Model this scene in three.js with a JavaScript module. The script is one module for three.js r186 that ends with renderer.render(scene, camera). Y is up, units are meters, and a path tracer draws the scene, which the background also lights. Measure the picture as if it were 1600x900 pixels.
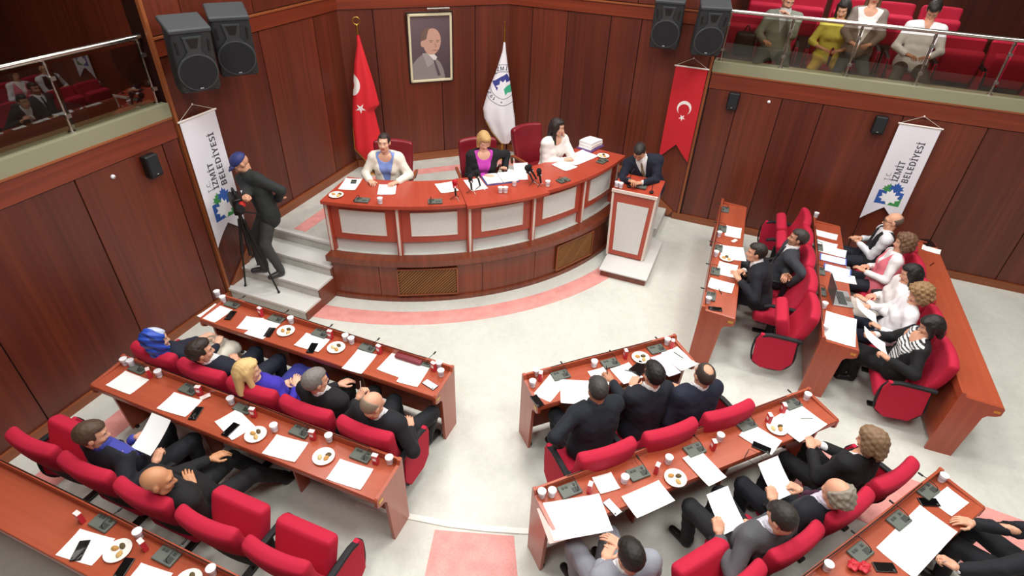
import * as THREE from 'three';
import { RectAreaLightUniformsLib } from 'three/addons/lights/RectAreaLightUniformsLib.js';
import { mergeGeometries } from 'three/addons/utils/BufferGeometryUtils.js';

// ---------------------------------------------------------------- camera, light, exposure
const scene = new THREE.Scene();
scene.background = new THREE.Color(0x050505);
const camera = new THREE.PerspectiveCamera(53.13, 16 / 9, 0.1, 60);
camera.position.set(0, 4.7, 0);
camera.up.set(-0.03777, 0.81551, -0.57751);
camera.lookAt(0, 4.7 - 0.57792, -0.81609);
scene.add(camera);
const renderer = new THREE.WebGLRenderer({ antialias: true });
renderer.toneMapping = THREE.LinearToneMapping;
renderer.toneMappingExposure = 1.26;
renderer.shadowMap.enabled = true;
RectAreaLightUniformsLib.init();
const LIGHT = 15, LIGHT_COLOR = new THREE.Color(1.0, 0.985, 0.955);
const CEIL = 6.6;

// ---------------------------------------------------------------- helpers
const V = (x, y, z) => new THREE.Vector3(x, y, z);
const rad = d => d * Math.PI / 180;
let seed = 7;
const rnd = () => { seed = (seed * 1664525 + 1013904223) >>> 0; return seed / 4294967296; };
const names = {};
function numbered(n) { if (!(n in names)) { names[n] = 0; return n; } names[n]++; return n + '_' + String(names[n]).padStart(3, '0'); }
const ORD = ['first', 'second', 'third', 'fourth', 'fifth', 'sixth', 'seventh', 'eighth', 'ninth', 'tenth', 'eleventh', 'twelfth', 'thirteenth', 'fourteenth'];
function shade(o) { o.traverse(c => { if (c.isMesh) { c.castShadow = true; c.receiveShadow = true; } }); return o; }
function obj(name, geo, mat, parent) {
  if (Array.isArray(geo)) geo = mergeAll(geo);
  const m = new THREE.Mesh(geo, mat); m.name = name; m.castShadow = m.receiveShadow = true;
  if (parent) parent.add(m);
  return m;
}
function tag(o, label, category, group, kind) {
  if (label) o.userData.label = label;
  if (category) o.userData.category = category;
  if (group) o.userData.group = group;
  if (kind) o.userData.kind = kind;
  return o;
}
function thing(name, label, category, pos = [0, 0, 0], turn = 0, group) {
  const o = new THREE.Group(); o.name = numbered(name); scene.add(o);
  o.position.set(...pos); o.rotation.y = turn;
  return tag(o, label, category, group);
}
function top(name, geo, mat, label, category, group) { const m = obj(numbered(name), geo, mat, scene); return tag(m, label, category, group); }
function struct(name, label) { const o = new THREE.Group(); o.name = name; scene.add(o); o.userData = { kind: 'structure', label }; return o; }
function mergeAll(list) {
  const gs = list.map(g => { let q = g.index ? g.toNonIndexed() : g; for (const k of Object.keys(q.attributes)) if (!['position', 'normal', 'uv', 'color'].includes(k)) q.deleteAttribute(k); if (!q.attributes.uv) q.setAttribute('uv', new THREE.BufferAttribute(new Float32Array(q.attributes.position.count * 2), 2)); return q; });
  const hasC = gs.some(g => g.attributes.color);
  for (const g of gs) if (hasC && !g.attributes.color) g.setAttribute('color', new THREE.BufferAttribute(new Float32Array(g.attributes.position.count * 3).fill(1), 3));
  return mergeGeometries(gs, false);
}
// uv in metres: v runs along the grain axis
function metreUV(g, grain = 'y') {
  const p = g.attributes.position, n = g.attributes.normal, uv = new Float32Array(p.count * 2);
  const off = rnd() * 3;
  for (let i = 0; i < p.count; i++) {
    const a = [Math.abs(n.getX(i)), Math.abs(n.getY(i)), Math.abs(n.getZ(i))], c = [p.getX(i), p.getY(i), p.getZ(i)];
    const d = a.indexOf(Math.max(...a)), axes = [0, 1, 2].filter(k => k !== d), gi = 'xyz'.indexOf(grain);
    let vi = axes.includes(gi) ? gi : axes[1], ui = axes.find(k => k !== vi);
    uv[2 * i] = c[ui] + off; uv[2 * i + 1] = c[vi] + off * 0.7;
  }
  g.setAttribute('uv', new THREE.BufferAttribute(uv, 2)); return g;
}
// rounded box: every edge rounded by r, flat faces subdivided
function rbox(w, h, d, r = 0.004, nx = 1, ny = 1, nz = 1, grain = 'y', q = 1) {
  const es = q > 1 ? [0, 0.13, 0.5, 1] : [0, 0.3, 1];
  const coords = (L, n) => { const H = L / 2, a = es.map(e => -H + e * r); const out = [...a]; for (let i = 1; i < n; i++) out.push(-H + r + (L - 2 * r) * i / n); out.push(...a.map(v => -v).reverse()); return out; };
  const X = coords(w, nx), Y = coords(h, ny), Z = coords(d, nz);
  const g = new THREE.BoxGeometry(2, 2, 2, X.length - 1, Y.length - 1, Z.length - 1), p = g.attributes.position, nn = g.attributes.normal;
  const at = (arr, v) => arr[Math.round((v + 1) / 2 * (arr.length - 1))];
  for (let i = 0; i < p.count; i++) {
    let x = at(X, p.getX(i)), y = at(Y, p.getY(i)), z = at(Z, p.getZ(i));
    const cx = THREE.MathUtils.clamp(x, -w / 2 + r, w / 2 - r), cy = THREE.MathUtils.clamp(y, -h / 2 + r, h / 2 - r), cz = THREE.MathUtils.clamp(z, -d / 2 + r, d / 2 - r);
    let dx = x - cx, dy = y - cy, dz = z - cz, l = Math.hypot(dx, dy, dz) || 1;
    p.setXYZ(i, cx + dx / l * r, cy + dy / l * r, cz + dz / l * r); nn.setXYZ(i, dx / l, dy / l, dz / l);
  }
  return metreUV(g, grain);
}
function box(w, h, d, x = 0, y = 0, z = 0, grain = 'y') { const g = metreUV(new THREE.BoxGeometry(w, h, d), grain); g.translate(x, y, z); return g; }
function warp(g, f) { const p = g.attributes.position; for (let i = 0; i < p.count; i++) { const q = f(p.getX(i), p.getY(i), p.getZ(i)); p.setXYZ(i, q[0], q[1], q[2]); } g.computeVertexNormals(); return g; }
function tube(pts, r, seg = 16, rs = 8) { return new THREE.TubeGeometry(new THREE.CatmullRomCurve3(pts.map(p => V(...p))), seg, r, rs, false); }
function bar(a, b, r, rs = 10, r2 = r) {
  const A = V(...a), B = V(...b), L = A.distanceTo(B), g = new THREE.CylinderGeometry(r2, r, L, rs, 1);
  g.applyQuaternion(new THREE.Quaternion().setFromUnitVectors(V(0, 1, 0), B.clone().sub(A).normalize()));
  g.translate((a[0] + b[0]) / 2, (a[1] + b[1]) / 2, (a[2] + b[2]) / 2); return g;
}
function lathe(pts, seg = 20) { return new THREE.LatheGeometry(pts.map(p => new THREE.Vector2(p[0], p[1])), seg); }
function extrude(pts, depth, bevel = 0, holes) {
  const s = new THREE.Shape(pts.map(p => new THREE.Vector2(p[0], p[1])));
  return new THREE.ExtrudeGeometry(s, { depth, bevelEnabled: bevel > 0, bevelSize: bevel, bevelThickness: bevel, bevelSegments: 2, steps: 1 });
}
// horizontal slab from a plan outline in (x, z)
function slab(pts, y0, y1) {
  const g = extrude(pts.map(([x, z]) => [x, -z]), y1 - y0); g.rotateX(-Math.PI / 2); g.translate(0, y0, 0); return metreUV(g, 'x');
}
// solid arc between radii and angles around the podium centre
const PC = [-1.62, -9.98];
const arcPt = (r, aDeg) => { const a = rad(aDeg); return [PC[0] + r * Math.sin(a), PC[1] + r * Math.cos(a)]; };
function arcBox(r0, r1, y0, y1, a0, a1, n = 24) {
  const pos = [], uv = [], nor = [], idx = [];
  const quad = (A, B, C, D, na, nb) => { const i = pos.length / 3; for (const [P, U, N] of [[A[0], A[1], na], [B[0], B[1], nb], [C[0], C[1], nb], [D[0], D[1], na]]) { pos.push(...P); uv.push(...U); nor.push(...N); } idx.push(i, i + 1, i + 2, i, i + 2, i + 3); };
  const pt = (r, y, a) => { const q = arcPt(r, a); return [q[0], y, q[1]]; };
  for (let k = 0; k < n; k++) {
    const a = a0 + (a1 - a0) * k / n, b = a0 + (a1 - a0) * (k + 1) / n, A = rad(a), B = rad(b);
    const na = [Math.sin(A), 0, Math.cos(A)], nb = [Math.sin(B), 0, Math.cos(B)], ia = na.map(v => -v), ib = nb.map(v => -v), s = r1 * A, t = r1 * B;
    quad([pt(r1, y0, a), [s, y0]], [pt(r1, y0, b), [t, y0]], [pt(r1, y1, b), [t, y1]], [pt(r1, y1, a), [s, y1]], na, nb);
    quad([pt(r0, y0, b), [t, y0]], [pt(r0, y0, a), [s, y0]], [pt(r0, y1, a), [s, y1]], [pt(r0, y1, b), [t, y1]], ib, ia);
    quad([pt(r1, y1, a), [s, r1]], [pt(r1, y1, b), [t, r1]], [pt(r0, y1, b), [t, r0]], [pt(r0, y1, a), [s, r0]], [0, 1, 0], [0, 1, 0]);
    quad([pt(r0, y0, a), [s, r0]], [pt(r0, y0, b), [t, r0]], [pt(r1, y0, b), [t, r1]], [pt(r1, y0, a), [s, r1]], [0, -1, 0], [0, -1, 0]);
  }
  for (const [a, sg] of [[a0, -1], [a1, 1]]) {
    const A = rad(a), N = [Math.cos(A) * sg, 0, -Math.sin(A) * sg], q = [[pt(r1, y0, a), [r1, y0]], [pt(r0, y0, a), [r0, y0]], [pt(r0, y1, a), [r0, y1]], [pt(r1, y1, a), [r1, y1]]];
    if (sg > 0) quad(q[0], q[1], q[2], q[3], N, N); else quad(q[1], q[0], q[3], q[2], N, N);
  }
  const g = new THREE.BufferGeometry();
  g.setAttribute('position', new THREE.Float32BufferAttribute(pos, 3)); g.setAttribute('normal', new THREE.Float32BufferAttribute(nor, 3)); g.setAttribute('uv', new THREE.Float32BufferAttribute(uv, 2)); g.setIndex(idx); return g;
}

// ---------------------------------------------------------------- procedural textures
function hash(x, y, s) { let h = (x * 374761393 + y * 668265263 + s * 974634777) | 0; h = Math.imul(h ^ (h >>> 13), 1274126177); return ((h ^ (h >>> 16)) >>> 0) / 4294967296; }
function vnoise(x, y, s, px, py) {
  const xi = Math.floor(x), yi = Math.floor(y), fx = x - xi, fy = y - yi, u = fx * fx * (3 - 2 * fx), v = fy * fy * (3 - 2 * fy), w = (a, p) => ((a % p) + p) % p;
  const a = hash(w(xi, px), w(yi, py), s), b = hash(w(xi + 1, px), w(yi, py), s), c = hash(w(xi, px), w(yi + 1, py), s), d = hash(w(xi + 1, px), w(yi + 1, py), s);
  return a + (b - a) * u + (c - a) * v + (a - b - c + d) * u * v;
}
function dataTex(n, fn, srgb, rep) {
  const d = new Uint8Array(n * n * 4);
  for (let j = 0; j < n; j++) for (let i = 0; i < n; i++) { const c = fn(i / n, j / n), k = (j * n + i) * 4; d[k] = c[0]; d[k + 1] = c[1]; d[k + 2] = c[2]; d[k + 3] = 255; }
  const t = new THREE.DataTexture(d, n, n); t.wrapS = t.wrapT = THREE.RepeatWrapping; t.magFilter = THREE.LinearFilter; t.minFilter = THREE.LinearMipmapLinearFilter; t.generateMipmaps = true;
  if (srgb) t.colorSpace = THREE.SRGBColorSpace; if (rep) t.repeat.set(...rep); t.needsUpdate = true; return t;
}
const cl = v => Math.max(0, Math.min(255, v));
const mix3 = (a, b, t) => [cl(a[0] + (b[0] - a[0]) * t), cl(a[1] + (b[1] - a[1]) * t), cl(a[2] + (b[2] - a[2]) * t)];
function grain(u, v, s) {
  const w = vnoise(u * 4, v * 2, s, 4, 2) * 0.5, a = vnoise((u + w * 0.06) * 40, v * 2, s + 1, 40, 2), b = vnoise(u * 120, v * 6, s + 2, 120, 6), c = vnoise(u * 6, v * 1, s + 3, 6, 1);
  return 0.42 * a + 0.23 * b + 0.35 * c;
}
const woodTex = (dark, light, s, rep) => dataTex(256, (u, v) => mix3(dark, light, grain(u, v, s)), true, rep);
const std = (o) => new THREE.MeshStandardMaterial(o);
const phys = (o) => new THREE.MeshPhysicalMaterial(o);
const flat = (c, rough = 0.6, metal = 0, extra = {}) => std({ color: c, roughness: rough, metalness: metal, ...extra });

const M = {};
M.wall = [0, 1, 2].map(k => phys({ map: woodTex([[73, 26, 14], [78, 29, 16], [68, 24, 13]][k], [[114, 48, 27], [121, 52, 30], [106, 44, 25]][k], 3 + k * 11, [0.8, 0.5]), roughness: 0.42, clearcoat: 0.25, clearcoatRoughness: 0.3 }));
M.band = phys({ map: woodTex([92, 34, 17], [140, 58, 32], 41, [0.8, 0.4]), roughness: 0.38, clearcoat: 0.3, clearcoatRoughness: 0.25 });
M.molding = phys({ map: woodTex([120, 62, 32], [165, 95, 55], 51, [1, 0.5]), roughness: 0.4 });
M.groove = flat(0x2a0f09, 0.7);
M.desk = phys({ map: woodTex([157, 69, 43], [182, 89, 60], 61, [0.9, 0.45]), roughness: 0.33, clearcoat: 0.35, clearcoatRoughness: 0.2 });
M.deskSide = M.desk;
M.podium = phys({ map: woodTex([164, 60, 40], [182, 74, 52], 81, [0.8, 0.5]), roughness: 0.38, clearcoat: 0.2 });
M.plat = phys({ map: woodTex([98, 42, 24], [136, 68, 40], 91, [0.7, 0.5]), roughness: 0.4, clearcoat: 0.3 });
M.grille = phys({ map: woodTex([120, 78, 36], [160, 112, 60], 93, [3, 1]), roughness: 0.55 });
M.grilleBack = flat(0x4a2f14, 0.8);
M.white = std({ map: dataTex(128, (u, v) => { const n = 212 + 8 * vnoise(u * 60, v * 60, 5, 60, 60); return [n, n, n - 4]; }, true, [1.5, 1.5]), roughness: 0.5 });
M.strip = flat(0xe0cfc4, 0.45);
M.floor = std({ map: dataTex(512, (u, v) => { const a = vnoise(u * 9, v * 9, 1, 9, 9), b = vnoise(u * 60, v * 60, 2, 60, 60), c = vnoise(u * 200, v * 200, 3, 200, 200), t = hash(Math.floor(u * 8), Math.floor(v * 8), 9); const n = 194 + 9 * a + 6 * b + 7 * c + 5 * t; return [n, n + 2, n - 7]; }, true, [0.25, 0.25]), roughness: 0.38 });
M.pink = std({ map: dataTex(256, (u, v) => { const c = vnoise(u * 120, v * 120, 13, 120, 120), b = vnoise(u * 12, v * 12, 14, 12, 12); return mix3([214, 138, 132], [240, 172, 164], 0.5 * c + 0.5 * b); }, true, [1, 1]), roughness: 0.5 });
M.stone = std({ map: dataTex(256, (u, v) => { const a = vnoise(u * 8, v * 8, 21, 8, 8), b = vnoise(u * 90, v * 90, 22, 90, 90); const n = 178 + 16 * a + 14 * b; return [n, n, n - 8]; }, true, [1, 1]), roughness: 0.5 });
M.olive = flat(0x8a8a70, 0.45); M.nosing = flat(0xeeeeE6, 0.4);
M.carpet = flat(0x3a2c26, 0.95); M.ceiling = flat(0xcfcfc8, 0.9);
M.steel = flat(0xc8c4bd, 0.25, 1); M.dullSteel = flat(0x9a9690, 0.4, 1);
M.glass = phys({ color: 0xd9d4ca, transmission: 1, thickness: 0, roughness: 0.01, ior: 1.8 });
M.black = flat(0x0d0d0e, 0.5); M.blackGloss = phys({ color: 0x0b0b0d, roughness: 0.2, clearcoat: 0.5 }); M.rubber = flat(0x15151a, 0.7);
M.speaker = flat(0x24272a, 0.6); M.grilleCloth = std({ color: 0x1b1d20, roughness: 0.85, bumpMap: dataTex(64, (u, v) => { const n = 128 + 127 * Math.sin(u * 100) * Math.sin(v * 100); return [n, n, n]; }, false, [6, 6]), bumpScale: 0.001 });
const weave = dataTex(128, (u, v) => { const n = 110 + 70 * vnoise(u * 64, v * 64, 31, 64, 64) + 60 * vnoise(u * 24, v * 24, 32, 24, 24); return [n, n, n]; }, false, [8, 8]);
M.red = phys({ color: new THREE.Color(0xb81236), roughness: 0.85, sheen: 0.35, sheenRoughness: 0.5, sheenColor: new THREE.Color(0xff5a6c), bumpMap: weave, bumpScale: 0.0008 });
M.leather = phys({ color: 0x7d1420, roughness: 0.38, clearcoat: 0.25, clearcoatRoughness: 0.35 });
M.armWood = phys({ color: 0x8a4526, roughness: 0.35, clearcoat: 0.3 });
M.paper = [0xf4f4f2, 0xf0f0f0, 0xf7f6f1].map(c => flat(c, 0.75)); M.lilac = flat(0xcfc9dc, 0.7); M.blueFolder = flat(0x5a6fc4, 0.5); M.pinkBoard = flat(0xd8b4ac, 0.5);
M.mic = flat(0x5f655d, 0.5); M.micKey = flat(0x3c403c, 0.5);
M.cup = phys({ color: 0xf0f0f2, roughness: 0.3, clearcoat: 0.4 }); M.lid = flat(0xe9e9ec, 0.35); M.cupPrint = flat(0xc9c0cc, 0.5);
M.packRed = flat(0xc42a36, 0.45); M.packWhite = flat(0xf0dcd8, 0.5);
M.plate = phys({ color: 0xf3f1ea, roughness: 0.25, clearcoat: 0.5 });
M.pastry = [0xd9b26e, 0xcf9a54, 0xe3cc92].map(c => std({ color: c, roughness: 0.8, bumpMap: weave, bumpScale: 0.002 })); M.olivePastry = flat(0x5a4a2a, 0.7); M.green = flat(0x7f8f3a, 0.7);
M.brass = flat(0xc9a557, 0.3, 1); M.gold = flat(0xc8a24a, 0.35, 1);
M.screen = phys({ color: 0x08090c, roughness: 0.1, clearcoat: 1 }); M.phoneWhite = flat(0xe8e8ea, 0.3); M.burgundy = flat(0x7a2a34, 0.6);

// ---------------------------------------------------------------- the room: a square hall whose podium corner is cut off
const CL = [-2.72, -9.14], CM = [-0.2, -10.15];
const WALLS = {
  left: { o: CL, d: [-0.343, 0.939], len: 13, sg: -1 },
  back: { o: CL, d: [0.928, -0.372], len: 2.715, sg: 1 },
  right: { o: CM, d: [0.926, 0.377], len: 14.5, sg: 1 },
};
function wallGroup(name, key, label) {
  const w = WALLS[key], g = struct(name, label); g.position.set(w.o[0], 0, w.o[1]);
  const dx = w.d[0] * w.sg, dz = w.d[1] * w.sg; g.rotation.y = Math.atan2(-dz, dx); return g;
}
const wx = (key, s) => s * WALLS[key].sg;
// box on a wall: along s0..s1, height y0..y1, from depth z0 (behind) to z1 (into the room)
function wb(key, s0, s1, y0, y1, z0, z1, grain = 'y') { return box(s1 - s0, y1 - y0, z1 - z0, wx(key, (s0 + s1) / 2), (y0 + y1) / 2, (z0 + z1) / 2, grain); }
function panelRow(g, key, cuts, y0, y1, th = 0.018) {
  for (let i = 0; i + 1 < cuts.length; i++) {
    const w = cuts[i + 1] - cuts[i] - 0.012, p = rbox(w, y1 - y0, th, 0.004, 1, 1, 1, 'y'); p.translate(wx(key, (cuts[i] + cuts[i + 1]) / 2), (y0 + y1) / 2, th / 2);
    obj('panel', p, M.wall[(i * 7 + Math.round(y0 * 3)) % 3], g);
  }
}
const BF = 2.17;          // balcony floor
const A0 = 3.16, B0 = 3.27;   // where the balconies begin on the left and right walls
{ // left wall
  const g = wallGroup('wall_left', 'left', 'dark mahogany panelled wall on the left with open balcony');
  obj('wall_core', [wb('left', -0.1, A0, 0, CEIL, -0.2, 0), wb('left', A0, 13, 0, 2.5, -0.2, 0), wb('left', A0, 13, 5.0, CEIL, -0.2, 0)], M.groove, g);
  panelRow(g, 'left', [0, 0.56, 1.64, A0 - 0.03], 0.0, 3.07);
  panelRow(g, 'left', [0, 0.56, 1.64, 2.68, A0 - 0.03], 3.28, CEIL);
  obj('wood_band', wb('left', 0, A0 - 0.03, 3.08, 3.25, 0, 0.035, 'x'), M.band, g);
  obj('ledge', wb('left', 0, A0 - 0.03, 3.25, 3.27, 0, 0.05, 'x'), M.molding, g);
  panelRow(g, 'left', [A0 + 0.03, 3.4, 4.41, 5.6, 6.8, 8, 9.2, 10.4, 11.6, 13], 0.0, 2.23);
  obj('wood_band', wb('left', A0 + 0.03, 13, 2.24, 2.47, 0, 0.03, 'x'), M.band, g);
  obj('ledge', wb('left', A0 + 0.03, 13, 2.455, 2.475, 0.03, 0.04, 'x'), M.molding, g);
  obj('corner_molding', wb('left', A0 - 0.03, A0 + 0.01, 0, CEIL, 0, 0.045), M.molding, g);
}
{ // cut-off corner behind the podium
  const g = wallGroup('wall_back', 'back', 'dark mahogany panelled wall behind the podium');
  obj('wall_core', wb('back', -0.1, 2.8, 0, CEIL, -0.2, 0), M.groove, g);
  panelRow(g, 'back', [0, 0.52, 1.54, 2.12, 2.715], 0.0, 3.07);
  panelRow(g, 'back', [0, 0.52, 1.54, 2.12, 2.715], 3.28, CEIL);
  obj('wood_band', wb('back', 0, 2.715, 3.08, 3.25, 0, 0.035, 'x'), M.band, g);
  obj('ledge', wb('back', 0, 2.715, 3.25, 3.27, 0, 0.05, 'x'), M.molding, g);
}
{ // right wall
  const g = wallGroup('wall_right', 'right', 'dark mahogany panelled wall on the right with open balcony');
  obj('wall_core', [wb('right', -0.1, B0, 0, CEIL, -0.2, 0), wb('right', B0, 14.5, 0, 2.5, -0.2, 0), wb('right', B0, 14.5, 5.0, CEIL, -0.2, 0)], M.groove, g);
  panelRow(g, 'right', [0, 0.4, 0.99, 1.68, 2.15, B0 - 0.03], 0.0, 3.07);
  panelRow(g, 'right', [0, 0.56, 1.3, 2.05, 2.7, B0 - 0.03], 3.28, CEIL);
  obj('wood_band', wb('right', 0, B0 - 0.03, 3.08, 3.25, 0, 0.035, 'x'), M.band, g);
  obj('ledge', wb('right', 0, B0 - 0.03, 3.25, 3.27, 0, 0.05, 'x'), M.molding, g);
  panelRow(g, 'right', [B0 + 0.03, 3.75, 4.35, 4.9, 5.91, 6.9, 7.9, 8.9, 9.9, 11, 12.2, 13.4, 14.5], 0.0, 2.23);
  obj('wood_band', wb('right', B0 + 0.03, 14.5, 2.24, 2.47, 0, 0.03, 'x'), M.band, g);
  obj('ledge', wb('right', B0 + 0.03, 14.5, 2.455, 2.475, 0.03, 0.04, 'x'), M.molding, g);
  obj('corner_molding', wb('right', B0 - 0.03, B0 + 0.01, 0, CEIL, 0, 0.045), M.molding, g);
}
// plan corners of the rest of the hall
const at = (key, s, off = 0) => { const w = WALLS[key], n = key === 'left' ? [0.939, 0.343] : key === 'right' ? [-0.377, 0.926] : [0.372, 0.928]; return [w.o[0] + w.d[0] * s + n[0] * off, w.o[1] + w.d[1] * s + n[1] * off]; };
const BL = at('left', 13), BR = at('right', 14.5), FC = [BL[0] + BR[0] + 1.5, BL[1] + BR[1] + 9.7];
function plainWall(name, a, b, label, y1 = CEIL) {
  const g = struct(name, label), L = Math.hypot(b[0] - a[0], b[1] - a[1]); g.position.set((a[0] + b[0]) / 2, 0, (a[1] + b[1]) / 2); g.rotation.y = Math.atan2(-(b[1] - a[1]), b[0] - a[0]);
  obj('wall_panel', box(L, y1, 0.2, 0, y1 / 2, 0), M.wall[0], g); return g;
}
plainWall('wall_rear_left', [BL[0] - 0.5, BL[1] + 0.2], [FC[0], FC[1]], 'mahogany wall at the rear of the hall, left part');
plainWall('wall_rear_right', [BR[0] + 0.2, BR[1] + 0.2], [FC[0], FC[1]], 'mahogany wall at the rear of the hall, right part');
{
  const f = struct('floor', 'pale grey speckled floor of the council hall');
  obj('floor_slab', slab([[-11, 10], [16, 10], [16, -13], [-11, -13]], -0.1, 0), M.floor, f);
  const c = struct('ceiling', 'plain white ceiling'); obj('ceiling_slab', slab([[-12, 11], [17, 11], [17, -15], [-12, -15]], CEIL, CEIL + 0.15), M.ceiling, c);
}
// skirting boards
{
  const bl = wallGroup('baseboard_left', 'left', 'brown wooden skirting along the left wall');
  obj('board', wb('left', A0 - 0.1, 13, 0, 0.1, 0.018, 0.05, 'x'), M.molding, bl); obj('board', wb('left', 0, 2.3, 0.64, 0.76, 0.018, 0.05, 'x'), M.molding, bl);
  const d = rbox(0.92, 0.12, 0.032, 0.004, 1, 1, 1, 'x'); d.rotateZ(Math.atan2(0.66, 0.78) * 1); d.translate(wx('left', 2.7), 0.42, 0.034); obj('stair_board', d, M.molding, bl);
  const bb = wallGroup('baseboard_back', 'back', 'brown wooden skirting behind the podium'); obj('board', wb('back', 0.03, 2.68, 0.64, 0.76, 0.018, 0.05, 'x'), M.molding, bb);
  const br = wallGroup('baseboard_right', 'right', 'brown wooden skirting along the right wall');
  obj('board', wb('right', 3.16, 14.4, 0, 0.11, 0.018, 0.05, 'x'), M.molding, br); obj('board', wb('right', 0.03, 2.2, 0.64, 0.76, 0.018, 0.05, 'x'), M.molding, br);
  const e = rbox(1.1, 0.12, 0.032, 0.004, 1, 1, 1, 'x'); e.rotateZ(-Math.atan2(0.64, 0.9)); e.translate(2.68, 0.4, 0.034); obj('stair_board', e, M.molding, br);
}
// floor inlays
{
  const t1 = struct('trim_1', 'pink stone band curving round the foot of the podium');
  obj('pink_band', arcBox(3.99, 4.26, -0.02, 0.004, -14, 47, 40), M.pink, t1);
  const t2 = struct('trim_2', 'narrow white stone strip crossing the aisle');
  const c = [[-1.35, -3.16], [-0.84, -3.045], [-0.49, -2.985], [-0.15, -2.955], [0.18, -2.945], [0.5, -2.96]];
  obj('white_strip', slab([...c, ...c.slice().reverse().map(([x, z]) => [x, z + 0.055])], -0.02, 0.012), M.nosing, t2);
  const t3 = struct('trim_3', 'pink stone runner along the centre aisle'); obj('pink_runner', slab([[-0.60, -2.90], [0.10, -2.87], [0.55, 1.5], [-0.9, 1.5]], -0.02, 0.004), M.pink, t3);
  const t4 = struct('trim_4', 'pink stone band along the left wall'); obj('pink_band', slab([at('left', 3.3, 0.42), at('left', 3.3, 0.7), at('left', 12, 0.7), at('left', 12, 0.42)], -0.02, 0.004), M.pink, t4);
  const t5 = struct('trim_5', 'pink stone band between the centre and right benches'); obj('pink_band', slab([[2.55, -3.78], [3.25, -4.02], [6.4, -2.4], [6.0, -1.7], [3.0, -3.3]], -0.02, 0.004), M.pink, t5);
}
// podium platform
{
  const f = struct('podium_platform', 'raised podium floor with curved brown wooden front');
  const pts = []; for (let a = -12; a <= 61; a += 2.5) pts.push(arcPt(3.70, a));
  pts.push(at('right', 2.1, 0), CM, CL, at('left', 2.25, 0), [-2.33, -6.585]);
  obj('platform_floor', slab(pts, 0, 0.64), M.stone, f);
  const segs = [-12, -2, 8.5, 19, 31, 43, 52, 61];
  for (let i = 0; i + 1 < segs.length; i++) obj('front_panel', arcBox(3.70, 3.735, 0.06, 0.57, segs[i] + 0.06, segs[i + 1] - 0.06, 6), M.plat, f);
  obj('cap_rail', arcBox(3.62, 3.79, 0.57, 0.655, -12.4, 61.3, 40), M.plat, f);
  obj('base_rail', arcBox(3.7, 3.765, 0, 0.06, -12.2, 61.2, 40), M.plat, f);
  const cap = f.children[f.children.length - 2];
  for (const [a, w] of [[7.7, 0.78], [42.2, 0.74]]) {
    const q = arcPt(3.742, a), r = new THREE.Group(); r.name = 'vent_grille'; r.position.set(q[0], 0.31, q[1]); r.rotation.y = rad(a); f.add(r);
    const hw = w / 2, hh = 0.2;
    obj('frame', [box(w, 0.018, 0.02, 0, hh, 0.006, 'x'), box(w, 0.018, 0.02, 0, -hh, 0.006, 'x'), box(0.018, 0.4, 0.02, -hw, 0, 0.006), box(0.018, 0.4, 0.02, hw, 0, 0.006)], M.molding, r);
    obj('backing', box(w - 0.02, 0.39, 0.006, 0, 0, -0.004), M.grilleBack, r);
    const W = w / 2 - 0.012, Hh = 0.188;
    for (let k = -13; k <= 13; k++) { // diagonal slats, clipped to the frame
      const c = k * 0.042, ts = [(-W - c), (W - c), -Hh, Hh].sort((p, q2) => p - q2), lo = Math.max(-W - c, -Hh), hi = Math.min(W - c, Hh); if (hi - lo < 0.03) continue;
      const L = (hi - lo) * Math.SQRT2 - 0.012, m = (hi + lo) / 2, s = box(L, 0.016, 0.006, 0, 0, 0, 'x'); s.rotateZ(Math.PI / 4); s.translate(c + m, m, 0.003); obj('slat', s, M.grille, r);
    }
  }
  // pink band on the platform floor
  const t = struct('trim_6', 'pink stone band on the podium floor behind the chairs');
  obj('pink_band', slab([at('left', 2.17, 0.42), at('left', 2.17, 0.62), at('left', 0.75, 0.62), at('back', 0.45, 0.62), at('back', 2.4, 0.62), at('right', 0.4, 0.62), at('right', 2.0, 0.62), at('right', 2.0, 0.42), at('right', 0.2, 0.42), at('back', 2.6, 0.42), at('back', 0.3, 0.42), at('left', 0.55, 0.42)], 0.62, 0.644), M.pink, t);
}
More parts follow.
